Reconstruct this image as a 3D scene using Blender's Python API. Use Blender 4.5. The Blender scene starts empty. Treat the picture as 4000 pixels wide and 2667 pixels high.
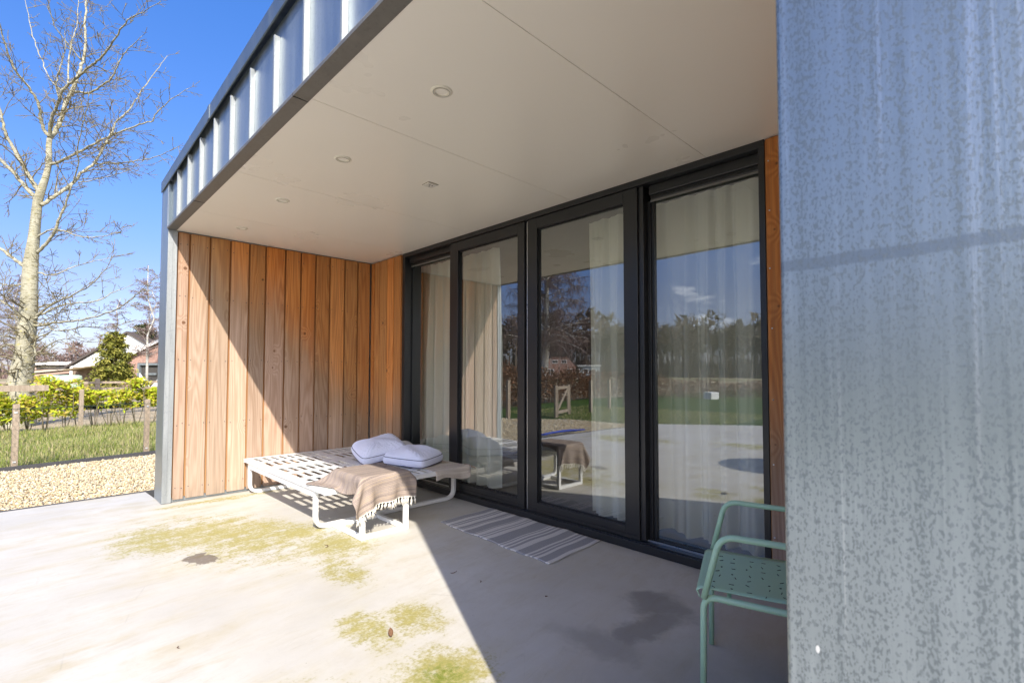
import bpy, bmesh, math, random
import numpy as np
from mathutils import Vector, Matrix

scene = bpy.context.scene
COL = scene.collection
R_ = math.radians

# ------------------------------------------------------------------ camera
cam = bpy.data.cameras.new('camera')
cam.sensor_fit = 'HORIZONTAL'
cam.sensor_width = 36.0
cam.lens = 17.27
cam.shift_x = -0.01378
cam.shift_y = 0.01336
cam.clip_start = 0.02
cam.clip_end = 2000
YAW, PITCH = 0.78981, 0.03612
co = bpy.data.objects.new('camera', cam)
COL.objects.link(co)
co.location = (0, 0, 1.25)
fwd = Vector((-math.cos(YAW) * math.cos(PITCH), math.sin(YAW) * math.cos(PITCH), math.sin(PITCH)))
co.rotation_euler = fwd.to_track_quat('-Z', 'Y').to_euler()
cam.dof.use_dof = True
cam.dof.focus_distance = 4.2
cam.dof.aperture_fstop = 6.3
scene.camera = co

# ------------------------------------------------------------------ sky, sun, exposure
SUN = Vector((2.19, -1.0, 1.875)).normalized()          # towards the sun
sun_el = math.asin(SUN.z)
sun_az = math.atan2(SUN.x, SUN.y)
world = bpy.data.worlds.new('World')
scene.world = world
world.use_nodes = True
wn, wl = world.node_tree.nodes, world.node_tree.links
bg = wn['Background']
sky = wn.new('ShaderNodeTexSky')
sky.sky_type = 'NISHITA'
sky.sun_disc = False
sky.sun_elevation = sun_el
sky.sun_rotation = sun_az
sky.air_density = 1.0
sky.dust_density = 0.7
sky.ozone_density = 1.6
hs = wn.new('ShaderNodeHueSaturation')
hs.inputs['Saturation'].default_value = 1.22
hs.inputs['Value'].default_value = 1.0
wl.new(sky.outputs[0], hs.inputs['Color'])
tint = wn.new('ShaderNodeMix'); tint.data_type = 'RGBA'; tint.blend_type = 'MULTIPLY'; tint.inputs[0].default_value = 1.0
wl.new(hs.outputs[0], tint.inputs[6]); tcz = wn.new('ShaderNodeTexCoord'); spz = wn.new('ShaderNodeSeparateXYZ'); wl.new(tcz.outputs['Generated'], spz.inputs[0])
rz_ = wn.new('ShaderNodeValToRGB'); wl.new(spz.outputs[2], rz_.inputs[0]); wl.new(rz_.outputs[0], tint.inputs[7])
for i_ in range(2): rz_.color_ramp.elements.new(0.5)
for el_, (p_, c_) in zip(rz_.color_ramp.elements, ((.03, (.38,.37,.54)), (.145, (.46,.39,.50)), (.27, (.48,.48,.64)), (.55, (.46,.57,.80)))):
    el_.position = p_; el_.color = (*c_, 1)
# a few small fair-weather clouds low in the south (seen mirrored in the doors)
tc = wn.new('ShaderNodeTexCoord')
sep = wn.new('ShaderNodeSeparateXYZ'); wl.new(tc.outputs['Generated'], sep.inputs[0])
mp = wn.new('ShaderNodeMapping'); mp.inputs['Scale'].default_value = (1, 1, 2.6)
wl.new(tc.outputs['Generated'], mp.inputs[0])
cn = wn.new('ShaderNodeTexNoise'); cn.inputs['Scale'].default_value = 5.5; cn.inputs['Detail'].default_value = 7
cn.inputs['Roughness'].default_value = 0.55
wl.new(mp.outputs[0], cn.inputs[0])
cr = wn.new('ShaderNodeMapRange'); cr.inputs[1].default_value = 0.58; cr.inputs[2].default_value = 0.72
wl.new(cn.outputs[0], cr.inputs[0])
ms = wn.new('ShaderNodeMapRange'); ms.inputs[1].default_value = -0.25; ms.inputs[2].default_value = -0.6
wl.new(sep.outputs[1], ms.inputs[0])
mh = wn.new('ShaderNodeMapRange'); mh.inputs[1].default_value = 0.32; mh.inputs[2].default_value = 0.12
wl.new(sep.outputs[2], mh.inputs[0])
m1 = wn.new('ShaderNodeMath'); m1.operation = 'MULTIPLY'
m2 = wn.new('ShaderNodeMath'); m2.operation = 'MULTIPLY'
wl.new(cr.outputs[0], m1.inputs[0]); wl.new(ms.outputs[0], m1.inputs[1])
wl.new(m1.outputs[0], m2.inputs[0]); wl.new(mh.outputs[0], m2.inputs[1])
mx = wn.new('ShaderNodeMix'); mx.data_type = 'RGBA'
wl.new(m2.outputs[0], mx.inputs[0]); wl.new(tint.outputs[2], mx.inputs[6])
mx.inputs[7].default_value = (7.0, 7.2, 7.7, 1)
# unseen bright clouds added behind the viewer, in the east, as fill for the porch shade
en = wn.new('ShaderNodeTexNoise'); en.inputs['Scale'].default_value = 3.0; en.inputs['Detail'].default_value = 8; en.inputs['Roughness'].default_value = 0.55
wl.new(mp.outputs[0], en.inputs[0])
ec = wn.new('ShaderNodeMapRange'); ec.inputs[1].default_value = 0.44; ec.inputs[2].default_value = 0.58; wl.new(en.outputs[0], ec.inputs[0])
ex_ = wn.new('ShaderNodeMapRange'); ex_.inputs[1].default_value = 0.08; ex_.inputs[2].default_value = 0.30; wl.new(sep.outputs[0], ex_.inputs[0])
ez_ = wn.new('ShaderNodeMapRange'); ez_.inputs[1].default_value = 0.85; ez_.inputs[2].default_value = 0.55; wl.new(sep.outputs[2], ez_.inputs[0])
e1 = wn.new('ShaderNodeMath'); e1.operation = 'MULTIPLY'; wl.new(ec.outputs[0], e1.inputs[0]); wl.new(ex_.outputs[0], e1.inputs[1])
e2 = wn.new('ShaderNodeMath'); e2.operation = 'MULTIPLY'; wl.new(e1.outputs[0], e2.inputs[0]); wl.new(ez_.outputs[0], e2.inputs[1])
mx2 = wn.new('ShaderNodeMix'); mx2.data_type = 'RGBA'; wl.new(e2.outputs[0], mx2.inputs[0]); wl.new(mx.outputs[2], mx2.inputs[6])
mx2.inputs[7].default_value = (14.0, 13.6, 13.0, 1)
wl.new(mx2.outputs[2], bg.inputs[0])
bg.inputs[1].default_value = 0.086

sl = bpy.data.lights.new('sun', 'SUN')
sl.energy = 2.0
sl.angle = R_(0.53)
sl.color = (1.0, 0.935, 0.83)
so = bpy.data.objects.new('sun', sl)
COL.objects.link(so)
so.rotation_euler = (-SUN).to_track_quat('-Z', 'Y').to_euler()
so.location = (20, -10, 20)
vs = scene.view_settings
vs.view_transform = 'Standard'
vs.look = 'None'
vs.gamma = 1.0
vs.use_curve_mapping = False
vs.exposure = 2.06
scene.render.engine = 'CYCLES'
scene.cycles.max_bounces = 10
scene.cycles.diffuse_bounces = 5
scene.cycles.glossy_bounces = 5
scene.cycles.transparent_max_bounces = 16
scene.cycles.caustics_reflective = False
scene.cycles.caustics_refractive = False
scene.cycles.use_denoising = True
scene.cycles.denoising_prefilter = 'ACCURATE'
scene.cycles.sample_clamp_indirect = 6.0

# ------------------------------------------------------------------ helpers
class MB:
    """collects geometry for ONE mesh object"""
    def __init__(s):
        s.V = []; s.F = []; s.M = []; s.n = 0
    def add(s, V, F, mi=0):
        V = np.asarray(V, float).reshape(-1, 3)
        s.V.append(V)
        for f in F:
            s.F.append([int(i) + s.n for i in f]); s.M.append(mi)
        s.n += len(V)
    def box(s, x0, x1, y0, y1, z0, z1, mi=0):
        V = [(x0,y0,z0),(x1,y0,z0),(x1,y1,z0),(x0,y1,z0),(x0,y0,z1),(x1,y0,z1),(x1,y1,z1),(x0,y1,z1)]
        s.add(V, [(0,3,2,1),(4,5,6,7),(0,1,5,4),(1,2,6,5),(2,3,7,6),(3,0,4,7)], mi)
    def prism(s, poly, axis, a, b, mi=0):
        """poly: 2D points; extruded along axis ('x','y','z') from a to b"""
        n = len(poly)
        def P(p, t):
            return {'x': (t, p[0], p[1]), 'y': (p[0], t, p[1]), 'z': (p[0], p[1], t)}[axis]
        V = [P(p, a) for p in poly] + [P(p, b) for p in poly]
        F = [tuple(range(n))[::-1], tuple(range(n, 2*n))] + [(i, (i+1) % n, n+(i+1) % n, n+i) for i in range(n)]
        s.add(V, F, mi)
    def tube(s, pts, rad, n=8, closed=False, mi=0, flat=None, cap=True):
        """round (or flat=(w,h) rectangular) tube along points"""
        P = [Vector(p) for p in pts]
        m = len(P)
        if np.isscalar(rad): rad = [rad] * m
        T = []
        for i in range(m):
            if closed: t = P[(i+1) % m] - P[i-1]
            else: t = P[min(i+1, m-1)] - P[max(i-1, 0)]
            T.append(t.normalized() if t.length > 1e-9 else Vector((0,0,1)))
        up = Vector((0,0,1)) if abs(T[0].z) < .9 else Vector((1,0,0))
        nrm = (up - T[0]*up.dot(T[0])).normalized()
        V = []
        for i in range(m):
            nrm = (nrm - T[i]*nrm.dot(T[i]))
            nrm = nrm.normalized() if nrm.length > 1e-6 else T[i].orthogonal().normalized()
            b = T[i].cross(nrm)
            for k in range(n):
                a = 2*math.pi*k/n
                V.append(P[i] + (nrm*math.cos(a) + b*math.sin(a))*rad[i])
        F = []
        for i in range(m if closed else m-1):
            j = (i+1) % m
            for k in range(n):
                F.append((i*n+k, i*n+(k+1) % n, j*n+(k+1) % n, j*n+k))
        if cap and not closed:
            F.append(tuple(range(n))[::-1]); F.append(tuple((m-1)*n+k for k in range(n)))
        s.add(V, F, mi)
    def sweep(s, pts, side, w, h, closed=False, mi=0):
        """rectangular bar along pts; 'side' is a fixed unit vector perpendicular to the path plane: w across it, h in plane"""
        P = [Vector(p) for p in pts]; m = len(P); S = Vector(side).normalized()
        V = []
        for i in range(m):
            if closed: a, b = P[i-1], P[(i+1) % m]
            else: a, b = P[max(i-1,0)], P[min(i+1,m-1)]
            t = (b-a).normalized(); nn = S.cross(t).normalized()
            V += [P[i]+S*w/2+nn*h/2, P[i]-S*w/2+nn*h/2, P[i]-S*w/2-nn*h/2, P[i]+S*w/2-nn*h/2]
        F = []
        for i in range(m if closed else m-1):
            j = (i+1) % m
            for k in range(4):
                F.append((i*4+k, i*4+(k+1) % 4, j*4+(k+1) % 4, j*4+k))
        if not closed:
            F.append((3,2,1,0)); F.append(tuple((m-1)*4+k for k in range(4)))
        s.add(V, F, mi)
    def lathe(s, prof, n=32, c=(0,0,0), mi=0):
        V = []
        for r, z in prof:
            for k in range(n):
                a = 2*math.pi*k/n
                V.append((c[0]+r*math.cos(a), c[1]+r*math.sin(a), c[2]+z))
        F = []
        for i in range(len(prof)-1):
            for k in range(n):
                F.append((i*n+k, i*n+(k+1) % n, (i+1)*n+(k+1) % n, (i+1)*n+k))
        s.add(V, F, mi)
    def grid(s, A, mi=0, wrap=False):
        A = np.asarray(A); r, c = A.shape[:2]
        F = []
        for i in range(r-1):
            for j in range(c if wrap else c-1):
                k = (j+1) % c
                F.append((i*c+j, i*c+k, (i+1)*c+k, (i+1)*c+j))
        s.add(A.reshape(-1, 3), F, mi)
    def merge(s, o, mi):
        for V in o.V: s.V.append(V)
        for f in o.F: s.F.append([i+s.n for i in f]); s.M.append(mi)
        s.n += o.n
    def xform(s, M):
        M = np.array(M)
        for i, V in enumerate(s.V):
            s.V[i] = V @ M[:3,:3].T + M[:3,3]

def wloc(o):
    p = Vector((0,0,0))
    while o is not None:
        p += o.location; o = o.parent
    return p

def build(name, mb, mat, parent=None, loc=(0,0,0), smooth=False, bevel=0.0, seg=2, recalc=True, auto=None):
    """link the collected geometry (world coordinates) as ONE mesh object"""
    base = wloc(parent) if parent is not None else Vector(loc)
    V = np.concatenate(mb.V) - np.array(base) if mb.V else np.zeros((0,3))
    me = bpy.data.meshes.new(name)
    me.from_pydata(V.tolist(), [], mb.F)
    mats = mat if isinstance(mat, (list, tuple)) else [mat]
    for m in mats: me.materials.append(m)
    if len(mats) > 1: me.polygons.foreach_set('material_index', mb.M)
    if recalc:
        bm = bmesh.new(); bm.from_mesh(me)
        bmesh.ops.recalc_face_normals(bm, faces=bm.faces)
        bm.to_mesh(me); bm.free()
    if smooth: me.polygons.foreach_set('use_smooth', [True]*len(me.polygons))
    if auto is not None: me.set_sharp_from_angle(angle=R_(auto))
    me.update()
    o = bpy.data.objects.new(name, me)
    COL.objects.link(o)
    if parent is not None: o.parent = parent
    else: o.location = base
    if bevel:
        b = o.modifiers.new('bevel', 'BEVEL'); b.width = bevel; b.segments = seg; b.limit_method = 'ANGLE'; b.angle_limit = R_(40)
        b.harden_normals = False
    return o

def thing(name, label, cat, loc=(0,0,0), group=None):
    o = bpy.data.objects.new(name, None)
    o.empty_display_size = 0.1
    COL.objects.link(o); o.location = loc
    o['label'] = label; o['category'] = cat
    if group: o['group'] = group
    return o
def tag(o, label, cat, group=None, kind=None):
    o['label'] = label; o['category'] = cat
    if group: o['group'] = group
    if kind: o['kind'] = kind
    return o
def setting(o, kind='structure', label=None):
    o['kind'] = kind
    if label: o['label'] = label
    return o

def round_path(pts, r, n=6):
    """round the corners of an open 3D polyline"""
    P = [Vector(p) for p in pts]; out = [P[0]]
    for i in range(1, len(P)-1):
        a, b, c = P[i-1], P[i], P[i+1]
        u = (a-b); v = (c-b); rr = min(r, u.length*.49, v.length*.49)
        p0 = b+u.normalized()*rr; p1 = b+v.normalized()*rr
        for k in range(n+1):
            t = k/n
            out.append(p0*(1-t)**2 + b*2*t*(1-t) + p1*t*t)
    out.append(P[-1]); return out

# ------------------------------------------------------------------ node helper
class G:
    def __init__(s, name):
        s.m = bpy.data.materials.new(name); s.m.use_nodes = True
        s.t = s.m.node_tree; s.N = s.t.nodes; s.L = s.t.links
        s.p = s.N['Principled BSDF']; s.out = s.N['Material Output']
    def n(s, typ, props=None, **inp):
        nd = s.N.new('ShaderNode'+typ)
        for k, v in (props or {}).items(): setattr(nd, k, v)
        for k, v in inp.items():
            key = int(k[1:]) if k[0] == 'i' and k[1:].isdigit() else k.replace('_', ' ')
            s.set(nd.inputs[key], v)
        return nd
    def set(s, sock, v):
        if isinstance(v, bpy.types.NodeSocket): s.L.new(v, sock)
        elif isinstance(v, (tuple, list)) and len(v) == 3 and sock.type == 'RGBA': sock.default_value = (*v, 1)
        else: sock.default_value = v
    def pr(s, **inp):
        for k, v in inp.items(): s.set(s.p.inputs[k.replace('_', ' ')], v)
        return s
    def math(s, op, a, b=0.0, c=0.0, clamp=False):
        return s.n('Math', {'operation': op, 'use_clamp': clamp}, i0=a, i1=b, i2=c).outputs[0]
    def mix(s, f, a, b, blend='MIX'):
        nd = s.n('Mix', {'data_type': 'RGBA', 'blend_type': blend, 'clamp_factor': True})
        s.set(nd.inputs[0], f); s.set(nd.inputs[6], a); s.set(nd.inputs[7], b)
        return nd.outputs[2]
    def rng(s, v, a, b, c=0.0, d=1.0, smooth=False):
        nd = s.n('MapRange', {'clamp': True, 'interpolation_type': 'SMOOTHSTEP' if smooth else 'LINEAR'})
        for i, x in enumerate((v, a, b, c, d)): s.set(nd.inputs[i], x)
        return nd.outputs[0]
    def obj(s): return s.n('TexCoord').outputs['Object']
    def geo(s): return s.n('NewGeometry').outputs['Position']
    def map(s, v, scale=(1,1,1), loc=(0,0,0), rot=(0,0,0)):
        nd = s.n('Mapping', None, Vector=v); nd.inputs['Scale'].default_value = scale
        nd.inputs['Location'].default_value = loc; nd.inputs['Rotation'].default_value = rot
        return nd.outputs[0]
    def noise(s, v, scale, detail=4, rough=.5, dist=0.0):
        return s.n('TexNoise', None, Vector=v, Scale=scale, Detail=detail, Roughness=rough, Distortion=dist).outputs[0]
    def ramp(s, f, stops):
        nd = s.n('ValToRGB'); s.set(nd.inputs[0], f)
        e = nd.color_ramp.elements
        while len(e) < len(stops): e.new(0.5)
        for el, (p, c) in zip(e, stops): el.position = p; el.color = (*c, 1)
        return nd.outputs[0]
    def bump(s, h, strength=.3, dist=.01, normal=None):
        nd = s.n('Bump', None, Height=h, Strength=strength, Distance=dist)
        if normal is not None: s.set(nd.inputs['Normal'], normal)
        s.L.new(nd.outputs[0], s.p.inputs['Normal']); return nd.outputs[0]
    def xyz(s, v):
        nd = s.n('SeparateXYZ', None, Vector=v); return nd.outputs

def plain(name, col, rough=.5, metal=0.0, var=0.08, scale=6.0, bump=0.0, spec=.5):
    """painted / coated surface with slight tone and gloss variation"""
    g = G(name); o = g.obj()
    nz = g.noise(o, scale, 5, .6)
    a = tuple(c*(1-var) for c in col); b = tuple(min(1, c*(1+var)) for c in col)
    g.pr(Base_Color=g.mix(nz, a, b), Metallic=metal, Roughness=g.rng(g.noise(o, scale*3, 4), .3, .7, rough*.88, min(1, rough*1.12)))
    g.p.inputs['Specular IOR Level'].default_value = spec
    if bump: g.bump(g.noise(o, scale*30, 3), bump, .002)
    return g.m
# ------------------------------------------------------------------ materials
def m_zinc():
    g = G('zinc'); o = g.obj()
    # spangle speckle: small dark, slightly upright flecks that thin out in vertical streaks
    w = g.map(o, (1, 1, .55))
    wj = g.n('VectorMath', {'operation': 'ADD'}, i0=w, i1=g.n('VectorMath', {'operation': 'SCALE'}, i0=g.n('TexNoise', None, Vector=w, Scale=300.0, Detail=1.0).outputs['Color'], Scale=.0042).outputs[0]).outputs[0]
    vd = g.n('TexVoronoi', None, Vector=wj, Scale=142.0, Randomness=1.0)
    vr = g.xyz(vd.outputs['Color'])
    fl = g.noise(w, 300, 1.3, .45, .15)
    streak = g.noise(g.map(o, (75, 75, 1.3)), 1.0, 4, .65)
    patch = g.noise(o, 5.0, 4, .6)
    th = g.math('ADD', .535, g.math('MULTIPLY', g.math('SUBTRACT', streak, .5), .26))
    th = g.math('SUBTRACT', th, g.math('MULTIPLY', g.math('SUBTRACT', patch, .5), .09))
    keep = g.rng(g.math('ADD', vr[0], g.math('MULTIPLY', g.math('SUBTRACT', streak, .5), 1.3)), .10, .30)
    rad = g.rng(vr[1], 0, 1, .17, .43)
    spot = g.math('MULTIPLY', g.rng(g.math('SUBTRACT', vd.outputs['Distance'], rad), -.06, .05, 1, 0, True), keep)
    off_ = g.math('MULTIPLY', g.math('SUBTRACT', streak, .5), .40)
    fl2 = g.noise(g.map(w, loc=(3.1, 1.7, 5.3)), 235, 1.0, .4, .1)
    fleck = g.math('MAXIMUM', g.rng(g.math('SUBTRACT', fl, g.math('ADD', .605, off_)), -.02, .03, 0, 1, True), g.rng(g.math('SUBTRACT', fl2, g.math('ADD', .60, off_)), -.02, .03, 0, .9, True))
    spot = g.math('MAXIMUM', g.math('MULTIPLY', spot, .55), g.math('MULTIPLY', fleck, .78))
    base = g.mix(g.rng(streak, .3, .7), (.225, .262, .278), (.36, .405, .425))
    base = g.mix(g.rng(patch, .35, .7), base, (.28, .32, .335))
    run = g.rng(g.noise(g.map(o, (110, 110, .9)), 1.0, 4, .65), .58, .70, 0, .40)
    base = g.mix(run, base, (.58, .61, .63))
    col = g.mix(g.math('MULTIPLY', spot, .85), base, (.125, .148, .16))
    # a faint horizontal tide line where two sheets were lapped and re-sealed
    z = g.xyz(g.geo())[2]
    jit = g.math('MULTIPLY', g.noise(o, 9, 3), .012)
    dz = g.math('ABSOLUTE', g.math('SUBTRACT', g.math('ADD', z, jit), 1.410))
    line = g.rng(dz, .006, .010, .62, 0, True)
    col = g.mix(line, col, (.175, .20, .215))
    gx = g.xyz(g.geo())[0]
    sp = g.math('ADD', g.math('POWER', g.math('DIVIDE', g.math('SUBTRACT', gx, -.200), .0026), 2.0), g.math('POWER', g.math('DIVIDE', g.math('SUBTRACT', z, .872), .0055), 2.0))
    col = g.mix(g.rng(sp, .6, 1.2, 1, 0), col, (.85, .86, .86))
    g.pr(Base_Color=col, Metallic=.78, Roughness=g.rng(spot, 0, 1, .31, .48))
    g.bump(g.math('ADD', g.math('MULTIPLY', fl, .4), patch), .08, .004)
    return g.m

def m_zinc_plain(name, a, b, rough=.42, metal=.75):
    g = G(name); o = g.obj()
    n1 = g.noise(g.map(o, (14, 14, 1.2)), 1.0, 5, .6); n2 = g.noise(o, 60, 3, .6)
    col = g.mix(g.rng(n1, .3, .7), a, b)
    col = g.mix(g.rng(n2, .55, .68, 0, .35), col, tuple(c*.72 for c in a))
    dr = g.rng(g.noise(g.map(o, (70, 70, .7)), 1.0, 2), .66, .74, 0, .3)
    col = g.mix(dr, col, tuple(min(1, c*1.35) for c in b))
    g.pr(Base_Color=col, Metallic=metal, Roughness=g.rng(n1, .3, .7, rough*.85, rough*1.2))
    g.bump(g.noise(o, 3.0, 3), .10, .02)
    return g.m

def m_larch():
    g = G('larch_boards'); o = g.obj()
    geo = g.n('NewGeometry'); rnd = geo.outputs['Random Per Island']
    off = g.n('CombineXYZ', None, X=g.math('MULTIPLY', rnd, 37.0), Y=g.math('MULTIPLY', rnd, 91.0), Z=g.math('MULTIPLY', rnd, 13.0)).outputs[0]
    p = g.n('VectorMath', {'operation': 'ADD'}, i0=o, i1=off).outputs[0]
    # knots bend the grain around them
    px_, py_, pz_ = g.xyz(o)[:3]
    k2 = g.n('CombineXYZ', None, X=g.math('ADD', g.math('ADD', px_, py_), g.math('MULTIPLY', rnd, 37.0)), Y=g.math('ADD', pz_, g.math('MULTIPLY', rnd, 91.0)), Z=0).outputs[0]
    vor = g.n('TexVoronoi', {'voronoi_dimensions': '2D'}, Vector=k2, Scale=2.9, Randomness=1.0)
    kd = vor.outputs['Distance']
    knot_bend = g.math('MULTIPLY', g.rng(kd, 0.0, .28, 1.0, 0.0, True), g.rng(g.xyz(vor.outputs['Color'])[0], .45, .7))
    warp = g.noise(g.map(p, (2.2, 2.2, .55)), 1.0, 3, .5)
    u = g.noise(g.map(p, (4.6, 4.6, .26)), 1.0, 2, .4, .2)
    ph = g.math('ADD', g.math('MULTIPLY', u, 24.0), g.math('MULTIPLY', knot_bend, 2.2))
    ph = g.math('ADD', ph, g.math('MULTIPLY', warp, 2.0))
    ring = g.math('PINGPONG', ph, .5)
    ring = g.math('MULTIPLY', g.rng(ring, 0.02, .48, 0, 1, True), .72)
    fine = g.noise(g.map(p, (130, 130, 2.4)), 1.0, 3, .6)
    kr = g.xyz(vor.outputs['Color'])[0]
    krad = g.rng(kr, .30, 1, -.012, .055)
    knot = g.math('MULTIPLY', g.rng(g.math('SUBTRACT', kd, krad), -.022, .012, 1, 0, True), .9)
    x, y, z = g.xyz(g.geo())[:3]
    # rain-washed silvering low down, sheltered orange under the soffit
    edge = g.math('ADD', g.math('ADD', z, g.math('MULTIPLY', g.math('SUBTRACT', y, 1.0), .92)), g.math('MULTIPLY', g.math('SUBTRACT', g.noise(g.map(p, (3, 3, .8)), 1.0, 4, .6), .5), 1.0))
    edge = g.math('ADD', edge, g.math('MULTIPLY', g.math('SUBTRACT', rnd, .5), .35))
    w = g.rng(edge, 1.85, 3.2, 0, 1, True)
    early = g.ramp(w, [(0, (.48, .345, .255)), (.45, (.46, .285, .165)), (1, (.66, .265, .058))])
    late = g.ramp(w, [(0, (.36, .235, .155)), (.45, (.33, .18, .09)), (1, (.46, .152, .027))])
    col = g.mix(ring, early, late)
    grey = g.rng(z, .9, -.1, 0, .5, True)
    col = g.mix(g.math('MULTIPLY', grey, g.rng(fine, .35, .7)), col, (.44, .37, .30))
    col = g.mix(g.rng(fine, .45, .75, 0, .42), col, (.22, .12, .055))
    col = g.mix(knot, col, (.14, .062, .025))
    col = g.mix(g.rng(g.noise(g.map(p, (16, 16, .7)), 1.0, 4, .65), .5, .72, 0, .38), col, (.20, .105, .05))
    hue = g.n('HueSaturation', None, Hue=g.rng(rnd, 0, 1, .492, .508), Saturation=g.rng(rnd, 0, 1, 1.02, .9), Value=g.rng(g.math('FRACT', g.math('MULTIPLY', rnd, 7.31)), 0, 1, .76, 1.12), Color=col).outputs[0]
    dirt = g.rng(z, .16, .02, 0, .4)
    col = g.mix(g.math('MULTIPLY', dirt, g.noise(p, 14, 4)), hue, (.12, .10, .075))
    g.pr(Base_Color=col, Roughness=.68)
    g.p.inputs['Specular IOR Level'].default_value = .3
    g.bump(g.math('ADD', g.math('MULTIPLY', ring, .5), g.math('MULTIPLY', fine, .7)), .25, .003)
    return g.m

def m_batten():
    g = G('larch_batten'); o = g.obj()
    n = g.noise(g.map(o, (30, 30, 1)), 1.0, 3)
    z = g.xyz(g.geo())[2]
    a = g.mix(n, (.20, .075, .018), (.29, .12, .032))
    g.pr(Base_Color=g.mix(g.rng(z, 2.3, .2), a, (.36, .19, .075)), Roughness=.7)
    return g.m

def ellipse(g, x, y, cx, cy, rx, ry, rot=0.0, soft=.5):
    c, s = math.cos(rot), math.sin(rot)
    dx = g.math('SUBTRACT', x, cx); dy = g.math('SUBTRACT', y, cy)
    a = g.math('DIVIDE', g.math('ADD', g.math('MULTIPLY', dx, c), g.math('MULTIPLY', dy, s)), rx)
    b = g.math('DIVIDE', g.math('SUBTRACT', g.math('MULTIPLY', dy, c), g.math('MULTIPLY', dx, s)), ry)
    d = g.math('SQRT', g.math('ADD', g.math('MULTIPLY', a, a), g.math('MULTIPLY', b, b)))
    return g.rng(d, 1-soft, 1+soft, 1, 0, True)

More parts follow.
